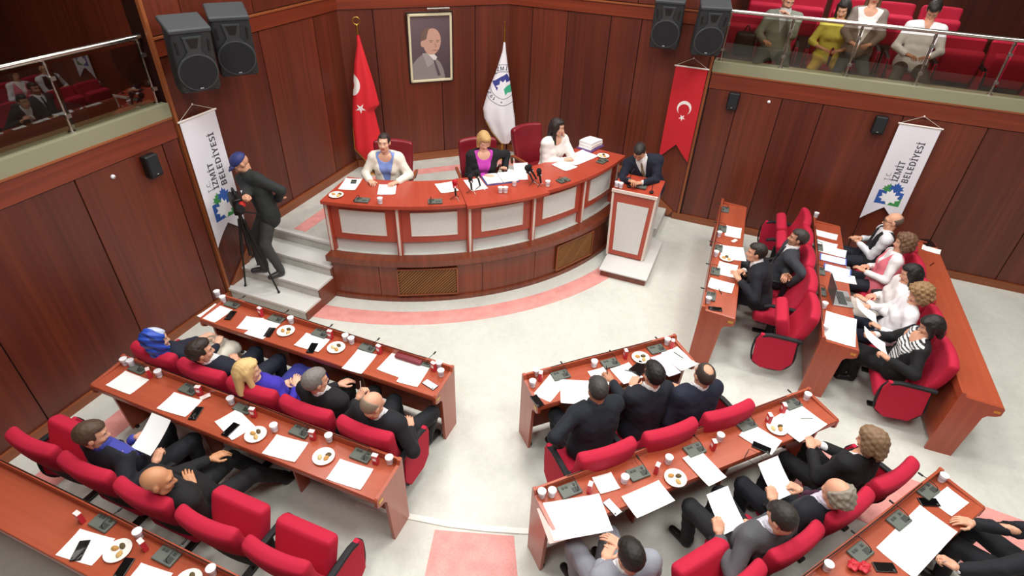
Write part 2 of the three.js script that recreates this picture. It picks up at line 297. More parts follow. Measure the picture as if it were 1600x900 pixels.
// stairs left of the podium
{
  const U = [0.936, 0.352], W = [0.352, -0.936], O = [-2.60, -5.74];
  const pt = (u, w) => [O[0] + U[0] * u + W[0] * w, O[1] + U[1] * u + W[1] * w];
  const st = struct('stairs_left', 'four grey stone steps climbing beside the podium');
  for (let i = 0; i < 4; i++) {
    const w0 = i * 0.295, h = 0.16 * (i + 1);
    obj('riser', slab([pt(-1.36, w0), pt(-0.03, w0), pt(-0.03, w0 + 0.29), pt(-1.30, w0 + 0.29)], i ? 0.16 * i - 0.05 : 0, h - 0.03), M.stone, st);
    obj('tread', slab(i < 3 ? [pt(-1.38, w0 - 0.02), pt(0, w0 - 0.02), pt(0, w0 + 0.30), pt(-1.30, w0 + 0.30)] : [pt(-1.3, w0 - 0.02), pt(0, w0 - 0.02), pt(0, w0 + 0.04), pt(-1.3, w0 + 0.04)], h - 0.03, i < 3 ? h : h + 0.002), M.white, st);
  }
  for (let i = 0; i < 4; i++) obj('stringer', slab([pt(-0.03, i * 0.295 + 0.01), pt(0.0, i * 0.295 + 0.01), pt(0.0, i * 0.295 + 0.305), pt(-0.03, i * 0.295 + 0.295)], 0, 0.16 * (i + 1) - 0.031), M.plat, st);
  const r = struct('stairs_right', 'stone steps between podium and lectern along the right wall');
  for (let i = 0; i < 3; i++) { const s1 = 3.05 - i * 0.28; obj('tread', slab([at('right', 2.0, 0.05), at('right', s1, 0.05), at('right', s1, 0.85), at('right', 2.0, 0.85)], 0.16 * i, 0.16 * (i + 1)), M.stone, r); }
}
// balconies
function balcony(key, s0, s1, label, posts) {
  const inw = key === 'left' ? 'left' : 'right';
  const b = wallGroup('balcony_' + key, key, label);
  obj('parapet_slab', wb(key, s0 + 0.02, s1, 2.475, 2.62, -0.25, 0.03, 'x'), M.olive, b);
  obj('upstand', wb(key, s0, s1, BF, 2.48, -0.25, -0.12), M.wall[1], b);
  obj('balcony_floor', wb(key, s0, s1, BF - 0.25, BF, -4.2, -0.1, 'x'), M.carpet, b);
  obj('seat_tier', wb(key, s0, s1, BF, BF + 0.22, -4.2, -1.35, 'x'), M.carpet, b);
  obj('balcony_back_wall', wb(key, s0 - 0.2, s1, BF, CEIL, -4.3, -4.2), M.wall[2], b);
  obj('balcony_side_wall', [wb(key, s0 - 0.12, s0, BF, CEIL, -4.3, -0.0)], M.wall[1], b);
  obj('balcony_ceiling', wb(key, s0 - 0.2, s1, 5.4, 5.5, -4.3, -0.1, 'x'), M.ceiling, b);
  const r = thing('glass_railing', key === 'left' ? 'glass balcony railing with steel handrail on the left wall' : 'glass balcony railing with steel handrail on the right wall', 'railing');
  r.position.copy(b.position); r.rotation.y = b.rotation.y;
  const rb = bar([wx(key, s0 + 0.03), 3.29, -0.06], [wx(key, s1), 3.29, -0.06], 0.026, 14); obj('handrail', rb, M.steel, r);
  let prev = s0 + 0.1;
  for (const p of posts) {
    const g = obj('post', [bar([wx(key, p), 2.62, -0.06], [wx(key, p), 3.28, -0.06], 0.016, 12), bar([wx(key, p), 2.62, -0.06], [wx(key, p), 2.635, -0.06], 0.035, 14), bar([wx(key, p), 3.22, -0.06], [wx(key, p), 3.245, -0.06], 0.022, 12)], M.steel, r);
    for (const y of [2.78, 3.12]) { const c = box(0.05, 0.035, 0.03, wx(key, p), y, -0.03); obj('clamp', c, M.dullSteel, g); }
  }
  for (let i = 0; i + 1 < posts.length; i++) obj('glass_pane', box(posts[i + 1] - posts[i] - 0.05, 0.58, 0.008, wx(key, (posts[i] + posts[i + 1]) / 2), 2.95, -0.03), M.glass, r);
  return b;
}
const balL = balcony('left', A0, 13, 'left balcony with olive stone parapet', [3.24, 4.2, 5.2, 6.2, 7.2, 8.2, 9.2]);
const balR = balcony('right', B0, 14.5, 'right balcony with olive stone parapet', [3.37, 4.2, 5.05, 5.9, 6.75, 7.6, 8.5, 9.5]);
// ceiling light panels: glowing face and an area light of the same size
function ceilingLight(x, z, w, d, y, k, label) {
  const t = thing('ceiling_light', label, 'light', [x, y, z], rad(22), 'ceiling light panels');
  obj('frame', [box(w + 0.06, 0.05, 0.03, 0, 0.0, d / 2 + 0.015, 'x'), box(w + 0.06, 0.05, 0.03, 0, 0, -d / 2 - 0.015, 'x'), box(0.03, 0.05, d, w / 2 + 0.015, 0, 0), box(0.03, 0.05, d, -w / 2 - 0.015, 0, 0)], M.dullSteel, t);
  obj('diffuser', box(w, 0.02, d, 0, 0.01, 0), std({ color: 0xffffff, emissive: LIGHT_COLOR, emissiveIntensity: 1.0, roughness: 0.9 }), t);
  const l = new THREE.RectAreaLight(LIGHT_COLOR, LIGHT * k, w, d); l.rotation.x = -Math.PI / 2; l.position.y = -0.01; l.name = 'panel_light'; t.add(l);
}
{
  let i = 0;
  const rowsL = ['rear', 'middle', 'front'], colsL = ['left', 'centre', 'right'];
  for (let a = 0; a < 3; a++) for (let b = 0; b < 3; b++) {
    const u = (b - 1) * 3.7, w = (a - 1) * 3.4, c = [0.95, -4.7];
    ceilingLight(c[0] + u * 0.927 - w * 0.375, c[1] - u * 0.375 - w * 0.927 * 1, 1.5, 1.5, CEIL - 0.04, 1, `square white ceiling light panel, ${rowsL[a]} row, ${colsL[b]}`);
  }
  const p = at('right', 5.2, -2.0), q = at('left', 5.0, -2.0);
  ceilingLight(p[0], p[1], 2.4, 0.6, 5.36, 0.7, 'long light panel above the right balcony seats');
}

// measured plan positions in metres: [bench, x, z, ...]
const D = {
  cup: [['L1',-3.318,-5.19],['L1',-3.212,-5.095],['L1',-2.347,-4.771],['L1',-1.698,-4.518],['L1',-1.627,-4.48],['L1',-0.688,-4.163],['L1',-0.655,-4.055],['L2',-3.713,-4.046],['L2',-3.639,-4.03],['L2',-3.306,-3.901],['L2',-2.494,-3.597],['L2',-2.0,-3.307],['L2',-1.503,-3.22],['L2',-0.95,-3.016],['L3',-2.609,-2.294],['L3',-1.972,-2.047],['R1',0.264,-4.112],['R1',0.23,-3.959],['R1',0.848,-4.27],['R1',1.652,-4.655],['R2',0.293,-2.751],['R2',0.374,-2.764],['R2',0.965,-2.915],['R2',1.361,-3.125],['R2',1.862,-3.386],['R2',2.834,-3.923],['R3',2.315,-2.245],['R3',3.604,-3.046],['FR1',2.836,-6.993],['FR1',2.652,-6.469],['FR1',2.282,-5.426],['FR2',4.459,-7.682],['FR2',3.625,-5.411],['FR2',3.456,-4.979],['P',-1.656,-6.343],['P',-0.195,-6.77],['P',-0.132,-6.775],['P',-0.022,-6.995],['P',0.42,-7.014]],
  paper: [['L1',-3.223,-4.892,0.249,0.258,-1.169],['L1',-2.777,-4.738,0.209,0.2,-1.441],['L1',-2.613,-4.653,0.275,0.239,-1.231],['L1',-2.033,-4.468,0.21,0.291,-1.251],['L1',-1.484,-4.213,0.296,0.221,-1.256],['L1',-1.09,-4.181,0.29,0.319,-1.171],['L1',-0.924,-4.063,0.297,0.221,-1.288],['L2',-3.561,-3.81,0.209,0.305,-1.215],['L2',-2.951,-3.563,0.211,0.313,-1.288],['L2',-2.369,-3.36,0.21,0.303,-0.876],['L2',-1.847,-3.124,0.208,0.307,-1.321],['L2',-1.248,-2.894,0.207,0.309,-1.279],['L3',-2.948,-2.205,0.207,0.303,-1.349],['L3',-2.388,-2.007,0.135,0.261,-1.323],['R1',0.399,-3.945,0.32,0.186,-1.021],['R1',0.641,-3.909,0.312,0.29,-1.543],['R1',0.906,-4.118,0.18,0.231,-0.416],['R1',1.161,-4.187,0.23,0.235,-0.487],['R1',1.576,-4.33,0.155,0.305,-0.461],['R1',1.736,-4.432,0.222,0.302,-0.524],['R2',0.816,-2.899,0.174,0.162,-0.347],['R2',0.563,-2.588,0.461,0.324,-0.229],['R2',1.133,-2.765,0.366,0.208,-0.474],['R2',1.655,-3.084,0.197,0.313,-0.508],['R2',2.235,-3.423,0.217,0.299,-0.82],['R2',2.653,-3.628,0.402,0.306,-0.579],['R3',3.112,-2.504,0.658,0.278,-0.617],['R3',3.559,-2.851,0.255,0.171,-0.537],['FR1',3.083,-7.144,0.315,0.213,-1.222],['FR1',2.906,-6.568,0.353,0.312,-1.382],['FR1',2.714,-6.153,0.316,0.235,-1.15],['FR1',2.537,-5.788,0.229,0.289,-1.135],['FR2',4.388,-7.167,0.183,0.315,-1.061],['FR2',4.261,-6.871,0.222,0.293,-1.033],['FR2',4.296,-6.714,0.216,0.332,-1.067],['FR2',4.21,-6.497,0.185,0.324,-1.15],['FR2',4.154,-6.242,0.193,0.321,-1.117],['FR2',4.147,-6.054,0.191,0.282,-1.262],['FR2',3.653,-5.034,0.553,0.322,-1.108],['FR3',5.71,-6.858,0.154,0.221,-0.949],['P',-2.154,-6.857,0.336,0.219,-1.53],['P',-1.652,-6.736,0.292,0.225,-1.698],['P',-0.901,-6.858,0.29,0.234,-1.997],['P',-0.531,-6.982,0.334,0.231,-1.967],['P',0.016,-7.351,0.326,0.272,-1.616],['P',0.682,-7.706,0.241,0.286,-0.721],['P',0.915,-8.027,0.526,0.31,-0.814]],
  phone: [['L1',-3.037,-4.855,0.3],['L1',-2.52,-4.6,0.3],['L1',-2.005,-4.381,0.3],['L2',-2.757,-3.464,0.35],['L2',-2.379,-3.296,0.0],['L3',-2.967,-2.175,0.5],['L3',-2.595,-2.059,0.3],['R1',0.272,-3.769,0.1],['R2',2.211,-3.32,0.6],['R3',2.749,-2.275,1.0],['R3',3.385,-2.834,1.0],['FR1',2.339,-5.307,0.2]],
  mic: [['L1',-3.088,-5.055],['L1',-2.522,-4.826],['L1',-1.985,-4.61],['L1',-1.448,-4.418],['L1',-0.846,-4.24],['L2',-3.554,-3.995],['L2',-2.951,-3.751],['L2',-2.363,-3.552],['L2',-1.778,-3.306],['L2',-1.196,-3.077],['L3',-2.934,-2.391],['L3',-2.346,-2.158],['R1',0.507,-4.12],['R1',1.016,-4.318],['R1',1.527,-4.559],['R2',0.519,-2.819],['R2',1.091,-3.002],['R2',1.618,-3.266],['R2',2.155,-3.572],['R2',2.669,-3.847],['R3',2.624,-2.382],['R3',3.051,-2.659],['R3',3.431,-2.936],['FR1',3.153,-7.811],['FR1',2.946,-7.211],['FR1',2.738,-6.663],['FR1',2.549,-6.094],['FR1',2.348,-5.548],['FR2',4.135,-6.795],['FR2',3.91,-6.194],['FR2',3.728,-5.735],['P',-1.892,-6.399],['P',-0.994,-6.439],['P',0.637,-7.205],['P',1.24,-7.913]],
  pack: [['L1',-2.714,-4.882],['L1',-1.863,-4.546],['L1',-1.316,-4.346],['L1',-0.737,-4.127],['L2',-3.392,-3.896],['L2',-2.826,-3.694],['L2',-2.239,-3.457],['L2',-1.647,-3.233],['L2',-1.064,-3.011],['L3',-3.096,-2.399],['L3',-2.528,-2.206],['R1',0.308,-4.051],['R1',1.179,-4.418],['R1',1.694,-4.604],['R2',0.675,-2.816],['R2',1.244,-3.024],['R2',1.777,-3.289],['R2',2.366,-3.617],['R2',2.544,-3.75]],
  plate: [['L1',-2.357,-4.626],['L1',-1.765,-4.395],['L2',-2.144,-3.25],['L2',-1.504,-3.05],['L3',-2.704,-2.181],['L3',-2.113,-1.984],['R1',1.34,-4.418],['R2',1.391,-2.968],['R2',2.424,-3.548],['FR1',2.784,-6.421],['P',-2.243,-6.512],['P',1.274,-8.106]],
  whitephone: [['L1',-0.745,-3.929,1.3],['R2',0.842,-2.68,0.2]],
  napkin: [['L2',-2.765,-3.662],['FR1',3.021,-6.88]],
  tablet: [['R1',1.306,-4.261,0.4],['FR3',5.766,-7.036,0.3]],
  pen: [['R1',1.737,-4.485,0.3],['R1',1.201,-4.215,0.9],['R2',2.736,-3.674,1.2],['FR1',2.494,-5.648,2.0],['FR3',5.486,-6.463,1.0]],
  glasses: [['R2',2.049,-3.23]],
  napkinred: [['R3',2.516,-2.269],['R3',2.587,-2.256]],
  laptop: [['FR2',3.911,-5.608]],
  stickmic: [['P',-0.747,-6.541],['P',-0.564,-6.738],['P',-0.462,-6.86],['P',0.229,-7.056],['P',0.272,-7.14],['P',0.33,-7.026]],
  book: [['P',-0.219,-7.185]],
  namecard: [['P',-0.044,-7.496]],
  tray: [['P',1.111,-8.451]],
};
// measured hip, head and hand positions of the people in metres
const PEOPLE = [
  {'id':'hijab','hip':[-3.251,0.5,-4.305],'yaw':2.779,'head':[-3.323,1.072,-4.063],'face':[-35,5]},
  {'id':'darkman','hip':[-2.709,0.5,-4.099],'yaw':2.779,'head':[-2.833,1.082,-3.908],'face':[-30,0],'hl':[-2.809,0.68,-4.236],'hr':[-2.757,0.7,-4.246]},
  {'id':'blonde','hip':[-2.185,0.5,-3.9],'yaw':2.779,'head':[-2.314,1.075,-3.691],'face':[-40,5],'hl':[-2.093,0.72,-3.927],'hr':[-2.014,0.75,-3.909]},
  {'id':'greyhair','hip':[-1.621,0.5,-3.696],'yaw':2.779,'head':[-1.668,1.109,-3.563],'face':[-25,5],'hr':[-1.677,0.68,-3.819]},
  {'id':'baldman','hip':[-1.06,0.5,-3.483],'yaw':2.779,'head':[-1.123,1.101,-3.322],'face':[-20,22],'hl':[-1.325,0.88,-3.659],'hr':[-0.882,0.66,-3.538]},
  {'id':'vest','hip':[-3.103,0.5,-3.019],'yaw':2.779,'head':[-3.198,1.106,-2.9],'face':[-35,12],'hl':[-3.023,0.85,-3.132],'hr':[-2.821,0.8,-2.96]},
  {'id':'bald','hip':[-2.486,0.5,-2.785],'yaw':2.674,'head':[-2.507,1.075,-2.541],'face':[-40,8],'hr':[-2.415,0.86,-2.702]},
  {'id':'r1a','hip':[0.779,0.5,-3.507],'yaw':-2.737,'head':[0.775,1.122,-3.57],'face':[-10,20],'hr':[0.974,0.78,-4.108],'hl':[0.449,0.6,-3.446]},
  {'id':'r1b','hip':[1.259,0.5,-3.757],'yaw':-2.737,'head':[1.299,1.123,-3.778],'face':[-5,15],'hl':[1.202,0.8,-4.02]},
  {'id':'r1c','hip':[1.693,0.5,-3.812],'yaw':-2.737,'head':[1.753,1.122,-3.804],'face':[-10,10],'hl':[1.675,0.78,-3.946]},
  {'id':'g1','hip':[0.847,0.5,-2.149],'yaw':-2.793,'head':[0.839,1.12,-2.072],'face':[0,20],'hl':[0.757,0.8,-2.284],'hr':[0.814,0.82,-2.358]},
  {'id':'g2','hip':[1.869,0.5,-2.56],'yaw':-2.705,'head':[1.956,1.099,-2.404],'face':[5,30],'hl':[1.602,0.82,-2.512],'hr':[1.885,0.74,-2.585]},
  {'id':'curly','hip':[2.377,0.5,-2.797],'yaw':-2.705,'head':[2.436,1.099,-2.627],'face':[5,28],'hl':[2.105,0.82,-2.808],'hr':[2.326,0.8,-2.896]},
  {'id':'w','hip':[2.851,0.5,-3.128],'yaw':-2.705,'head':[2.918,1.121,-3.115],'face':[15,12],'hl':[2.658,0.76,-3.382],'hr':[2.714,0.74,-3.423]},
  {'id':'f1grey','hip':[3.487,0.5,-6.415],'yaw':-1.913,'head':[3.586,1.116,-6.373],'face':[-5,-5],'hl':[3.48,0.72,-6.043],'hr':[3.419,0.74,-6.066]},
  {'id':'f1dark','hip':[3.133,0.5,-5.957],'yaw':-1.913,'head':[2.953,1.095,-6.025],'face':[0,2],'hl':[2.74,0.84,-5.873],'hr':[2.812,0.86,-5.975]},
  {'id':'f2bald','hip':[4.978,0.5,-6.926],'yaw':-1.925,'head':[5.075,1.117,-6.938],'face':[-5,5],'hl':[4.801,0.72,-7.12],'hr':[4.849,0.74,-7.143]},
  {'id':'f2pink','hip':[4.782,0.5,-6.338],'yaw':-1.925,'head':[4.925,1.107,-6.376],'face':[5,0],'hl':[4.54,0.7,-6.379],'hr':[4.607,0.72,-6.414]},
  {'id':'f2black','hip':[4.539,0.5,-5.681],'yaw':-1.925,'head':[4.609,1.12,-5.64],'face':[0,15],'hl':[4.197,0.74,-5.654],'hr':[4.342,0.74,-5.715]},
  {'id':'f2blond','hip':[4.394,0.5,-5.287],'yaw':-1.925,'head':[4.489,1.115,-5.233],'face':[5,20],'hl':[4.124,0.72,-5.163],'hr':[4.119,0.78,-5.444]},
  {'id':'f2strip','hip':[4.182,0.5,-4.715],'yaw':-1.925,'head':[4.292,1.113,-4.667],'face':[0,22],'hl':[3.88,0.8,-4.545],'hr':[3.89,0.82,-4.883],'feet':[[4.035,0.05,-5.027],[3.913,0.05,-5.075]]},
  {'id':'w1','hip':[-1.732,1.2,-7.269],'yaw':-0.035,'head':[-1.738,1.854,-7.183],'face':[0,-4],'hr':[-1.888,1.43,-6.895],'hl':[-1.585,1.43,-6.883]},
  {'id':'w2','hip':[-0.469,1.2,-7.466],'yaw':0.209,'head':[-0.449,1.854,-7.383],'face':[5,28],'hr':[-0.368,1.43,-7.211],'hl':[-0.168,1.45,-7.438]},
  {'id':'w3','hip':[0.496,1.2,-8.066],'yaw':0.663,'head':[0.558,1.854,-8.004],'face':[28,5],'hr':[0.734,1.43,-7.885],'hl':[0.666,1.7,-8.076]},
  {'id':'lectern','hip':[1.99,1.03,-7.98],'yaw':-0.377,'head':[1.73,1.614,-7.816],'face':[0,42],'hr':[1.623,1.3,-7.507],'hl':[1.715,1.28,-7.495]},
  {'id':'cameraman','hip':[-3.11,1.2,-6.42],'yaw':-1.012,'head':[-3.306,1.83,-6.426],'face':[0,38],'hr':[-3.115,1.62,-5.977],'hl':[-2.985,1.33,-6.558],'feet':[[-3.063,0.34,-6.28],[-3.303,0.34,-6.356]]},
  {'id':'b1','hip':[3.788,2.73,-9.174],'yaw':-0.387,'head':[3.823,3.411,-9.254],'face':[25,25]},
  {'id':'b2','hip':[4.508,2.71,-8.989],'yaw':-0.387,'head':[4.492,3.368,-8.941],'face':[-15,25]},
  {'id':'b3','hip':[4.782,2.84,-8.791],'yaw':-0.387,'head':[4.829,3.569,-8.859],'face':[0,10]},
  {'id':'b4','hip':[5.478,2.76,-8.551],'yaw':-0.387,'head':[5.534,3.443,-8.614],'face':[-10,45]},
];

// ---------------------------------------------------------------- benches
const ROWS = {
  L1: { o: [-3.21, -5.145], a: 20.8, n: 1, len: 2.86, name: 'front left bench', from: 'the wall' },
  L2: { o: [-3.754, -4.122], a: 20.8, n: 1, len: 3.11, name: 'second left bench', from: 'the wall' },
  L3: { o: [-4.6, -3.09], a: 20.8, n: 1, len: 4.0, name: 'rear left bench', from: 'the wall' },
  R1: { o: [0.13, -4.056], a: -23.2, n: 1, len: 1.76, name: 'front centre bench', from: 'the aisle' },
  R2: { o: [0.22, -2.784], a: -25, n: 1, len: 2.94, name: 'second centre bench', from: 'the aisle' },
  R3: { o: [0.75, -1.31], a: -32.4, n: 1, len: 3.4, name: 'rear centre bench', from: 'the aisle' },
  FR1: { o: [3.16, -8.06], a: 109.6, n: -1, len: 2.97, name: 'front right bench', from: 'the wall' },
  FR2: { o: [4.36, -7.56], a: 110.3, n: -1, len: 2.95, name: 'second right bench', from: 'the wall' },
  FR3: { o: [5.51, -7.14], a: 110.3, n: -1, len: 3.32, name: 'rear right bench', from: 'the wall' },
};
for (const r of Object.values(ROWS)) { const a = rad(r.a); r.u = [Math.cos(a), Math.sin(a)]; r.v = [-r.u[1] * r.n, r.u[0] * r.n]; r.face = Math.atan2(-r.v[0], -r.v[1]); }
const rowPt = (k, u, v) => { const r = ROWS[k]; return [r.o[0] + r.u[0] * u + r.v[0] * v, r.o[1] + r.u[1] * u + r.v[1] * v]; };
// bench local frame: x to the sitter's left, z towards the front of the hall (away from the sitter), origin on the floor at the middle of the lip
const endProfile = [[0, 0], [0, 0.82], [0.03, 0.82], [0.045, 0.775], [0.37, 0.752], [0.385, 0.735], [0.385, 0.66], [0.35, 0.635], [0.29, 0.62], [0.265, 0.58], [0.235, 0]];
const DESK_LABEL = {
  L1: 'long red-brown council bench nearest the podium stairs, papers along it', L2: 'long red-brown council bench behind the front left row of chairs', L3: 'red-brown council bench cut off at the bottom left corner',
  R1: 'short red-brown council bench where three suited men sit', R2: 'long red-brown council bench with eyeglasses and phones lying on it', R3: 'red-brown council bench at the bottom right corner',
  FR1: 'red-brown council bench nearest the lectern', FR2: 'red-brown council bench carrying an open laptop', FR3: 'red-brown council bench at the right edge behind five sitters',
};
function bench(k) {
  const r = ROWS[k], L = r.len, c = rowPt(k, L / 2, 0), t = thing('council_bench', DESK_LABEL[k], 'desk', [c[0], 0, c[1]], r.face, 'council benches');
  // local +z points away from the sitter, so the desk lies at negative z
  const topg = rbox(L, 0.028, 0.365, 0.006, 1, 1, 1, 'x'); topg.translate(0, 0.735, -0.2); obj('desk_top', topg, M.desk, t);
  const edge = rbox(L, 0.05, 0.022, 0.008, 1, 1, 1, 'x'); edge.translate(0, 0.715, -0.374); obj('edge_strip', edge, M.deskSide, t);
  const lip = rbox(L, 0.1, 0.022, 0.004, 1, 1, 1, 'x'); lip.translate(0, 0.77, -0.012); obj('lip', lip, M.deskSide, t);
  const fp = rbox(L - 0.06, 0.66, 0.018, 0.003, 1, 1, 1, 'x'); fp.translate(0, 0.39, -0.04); obj('front_panel', fp, M.deskSide, t);
  for (const e of [-1, 1]) {
    const g = extrude(endProfile.map(([z, y]) => [z, y]), 0.026, 0.003); g.rotateY(Math.PI / 2); metreUV(g, 'y'); g.translate(e > 0 ? L / 2 - 0.026 : -L / 2, 0, 0);
    const p = obj('end_panel', g, M.deskSide, t);
    const b = rbox(0.004, 0.03, 0.055, 0.0015); b.translate(e * (L / 2 + 0.005), 0.695, -0.34); obj('number_plate', b, M.brass, p);
    for (const z of [-0.03, -0.2]) { const f = lathe([[0, 0], [0.02, 0], [0.018, 0.02], [0, 0.02]], 12); f.translate(e * (L / 2 - 0.04), 0, z); obj('foot', f, M.black, p); }
  }
  const nd = L > 2.4 ? 2 : 1; for (let i = 1; i <= nd; i++) { const x = -L / 2 + L * i / (nd + 1), g = extrude([[0.05, 0], [0.05, 0.71], [0.36, 0.71], [0.34, 0.62], [0.2, 0.56], [0.17, 0]], 0.02); g.rotateY(Math.PI / 2); metreUV(g, 'y'); g.translate(x, 0, 0); obj('divider', g, M.deskSide, t); }
  const cord = tube([[-L / 2 + 0.3, 0.823, -0.012], [-L * 0.2, 0.828, -0.02], [L * 0.1, 0.824, -0.008], [L / 2 - 0.3, 0.823, -0.012]], 0.004, 24, 5); obj('cable', cord, M.black, t);
  return t;
}
for (const k of Object.keys(ROWS)) bench(k);

// ---------------------------------------------------------------- auditorium chairs
function chairParts(t, tipped, endL, endR, armR = true) {
  const back = warp(rbox(0.55, 0.60, 0.12, 0.05, 8, 8, 2, 'y', 2), (x, y, z) => { const k = (x / 0.275) ** 2, h = (y + 0.3) / 0.6; const w = 1 - 0.05 * (1 - h); return [x * w, y - 0.014 * k * h, z * (0.8 + 0.2 * h) + 0.032 * k + 0.02 * Math.cos(h * 5)]; });
  back.rotateX(rad(-15)); back.translate(0, 0.665, -0.215); obj('backrest', back, M.red, t);
  const shell = warp(rbox(0.46, 0.34, 0.016, 0.007, 6, 4, 1), (x, y, z) => [x, y, z + 0.03 * (x / 0.275) ** 2]); shell.rotateX(rad(-15)); shell.translate(0, 0.53, -0.238); obj('back_shell', shell, M.rubber, t);
  const seat = warp(rbox(0.50, 0.13, 0.46, 0.05, 6, 2, 6, 'x', 2), (x, y, z) => [x, y + (y > 0 ? 0.012 * Math.cos(x * 5) * Math.cos(z * 5) : 0), z]);
  if (tipped) { seat.rotateX(rad(-72)); seat.translate(0, 0.60, -0.02); } else { seat.rotateX(rad(-4)); seat.translate(0, 0.355, 0.03); }
  obj('seat', seat, M.red, t);
  for (const e of [-1, 1]) {
    const isEnd = e < 0 ? endR : endL; if (e < 0 && !armR && !isEnd) continue; if (e > 0 && !isEnd) continue;
    const x = e * 0.295;
    const arm = warp(rbox(0.055, 0.035, 0.42, 0.015, 1, 1, 6, 'z', 2), (a, b, c) => [a, b - 0.5 * Math.max(0, c - 0.1) ** 2 * 6, c]); arm.translate(x, 0.615, -0.02); obj('armrest', arm, M.rubber, t);
    if (isEnd) {
      const sp = extrude([[-0.17, 0.6], [0.2, 0.6], [0.23, 0.52], [0.2, 0.22], [0.1, 0.15], [-0.12, 0.17], [-0.2, 0.3]], 0.03, 0.008); sp.rotateY(-Math.PI / 2); sp.translate(x + 0.015, 0, 0); const s = obj('side_panel', sp, M.red, t);
      const rim = tube([[x, 0.6, 0.2], [x, 0.52, 0.24], [x, 0.22, 0.21], [x, 0.15, 0.1], [x, 0.165, -0.12], [x, 0.3, -0.21], [x, 0.6, -0.18]], 0.012, 30, 6); obj('rim', rim, M.rubber, s);
    } else { const sp = rbox(0.04, 0.42, 0.07, 0.01); sp.translate(x, 0.4, -0.06); obj('arm_post', sp, M.rubber, t); }
  }
  const leg = [rbox(0.05, 0.36, 0.09, 0.01), rbox(0.07, 0.03, 0.36, 0.01)]; leg[0].translate(0, 0.18, -0.02); leg[1].translate(0, 0.015, 0); obj('pedestal', leg, M.black, t);
}
const chairProto = {};
function chair(pos, turn, label, key, group) {
  if (!chairProto[key]) { const t = thing('auditorium_chair', label, 'chair', [pos[0], pos[2] || 0, pos[1]], turn, group); const [tp, eL, eR] = key.split(',').map(Number); chairParts(t, tp, eL, eR); chairProto[key] = t; return t; }
  const c = chairProto[key].clone(); c.name = numbered('auditorium_chair'); scene.add(c); c.position.set(pos[0], pos[2] || 0, pos[1]); c.rotation.set(0, turn, 0); c.userData = { label, category: 'chair', group }; return c;
}
// u centres on each row; the trailing flag says whether the seat is tipped up
const CHAIRS = {
  L1: { v: 0.82, list: [[0.2, 0], [0.79, 0], [1.38, 0], [1.97, 0], [2.57, 0]] },
  L2: { v: 0.84, list: [[0.37, 1], [0.97, 0], [1.57, 0], [2.18, 1], [2.79, 1]] },
  R1: { v: 0.90, list: [[0.27, 0], [0.89, 0], [1.51, 0]] },
  R2: { v: 0.93, da: -6, list: [[0.30, 0], [0.89, 1], [1.50, 0], [2.10, 0], [2.70, 0]] },
  FR1: { v: 0.90, list: [[0.33, 1], [0.90, 1], [1.47, 0], [2.04, 0], [2.62, 1]] },
  FR2: { v: 0.90, list: [[0.45, 0], [1.05, 0], [1.65, 0], [2.24, 0], [2.84, 0]] },
};
const CN = { L1: 'front left row', L2: 'second left row', R1: 'front centre row', R2: 'second centre row', FR1: 'front right row', FR2: 'second right row' };
for (const [k, c] of Object.entries(CHAIRS)) {
  c.list.forEach(([u, tp], i) => {
    const r = ROWS[k], left = r.n < 0, first = i === 0, last = i === c.list.length - 1;   // the sitter's left is -u on L and R rows, +u on FR rows
    const eL = left ? last : first, eR = left ? first : last;
    const dv = c.da ? Math.tan(rad(c.da)) * (u - 1.5) : 0, p = rowPt(k, u, c.v + dv);
    chair([p[0], p[1]], r.face - (c.da ? rad(c.da) : 0), `${tp ? 'empty red chair with tipped-up seat' : 'occupied red upholstered chair'}, ${CN[k]}, ${ORD[i]} from ${r.from}`, `${tp},${+eL},${+eR}`, 'red auditorium chairs');
  });
}

// ---------------------------------------------------------------- small things on the benches
const placed = {};
const LBL = {}; // ordinals per row and kind, sorted along the row
function along(row, x, z) { if (row === 'P') return Math.atan2(x - PC[0], z - PC[1]); const r = ROWS[row]; return (x - r.o[0]) * r.u[0] + (z - r.o[1]) * r.u[1]; }
function placeAll(kind, list, fn) {
  const by = {}; for (const e of list) (by[e[0]] ||= []).push(e);
  for (const [row, es] of Object.entries(by)) {
    es.sort((a, b) => along(row, a[1], a[2]) - along(row, b[1], b[2]));
    es.forEach((e, i) => {
      const r = ROWS[row], y = row === 'P' ? 1.402 : 0.7495;
      const face = row === 'P' ? Math.atan2(e[1] - PC[0], e[2] - PC[1]) : r.face;
      const where = row === 'P' ? `on the curved podium desk, ${ORD[i]} from the left` : `on the ${r.name}, ${ORD[i]} from ${r.from}`;
      fn(e, y, face, es.length === 1 ? (row === 'P' ? 'on the curved podium desk' : `on the ${r.name}`) : where, i, row);
    });
  }
}
function stamp(proto, name, label, category, pos, turn, group) {
  let o; if (!proto.used) { proto.used = true; o = proto.o; } else o = proto.o.clone();
  o.name = numbered(name); scene.add(o); o.position.set(...pos); o.rotation.set(0, turn, 0); o.userData = { label, category, group }; return o;
}
const grp = f => { const g = new THREE.Group(); f(g); return { o: g }; };
const P_cup = grp(g => {
  obj('cup_body', lathe([[0, 0], [0.024, 0], [0.026, 0.01], [0.0315, 0.072], [0.034, 0.076], [0.0345, 0.08], [0.032, 0.08], [0.03, 0.07], [0.024, 0.006], [0, 0.004]], 20), M.cup, g);
  obj('lid', lathe([[0, 0.083], [0.03, 0.083], [0.035, 0.081], [0.035, 0.0785], [0, 0.0785]], 20), M.lid, g);
  obj('print_band', lathe([[0.0285, 0.03], [0.0308, 0.056]], 20), M.cupPrint, g);
});
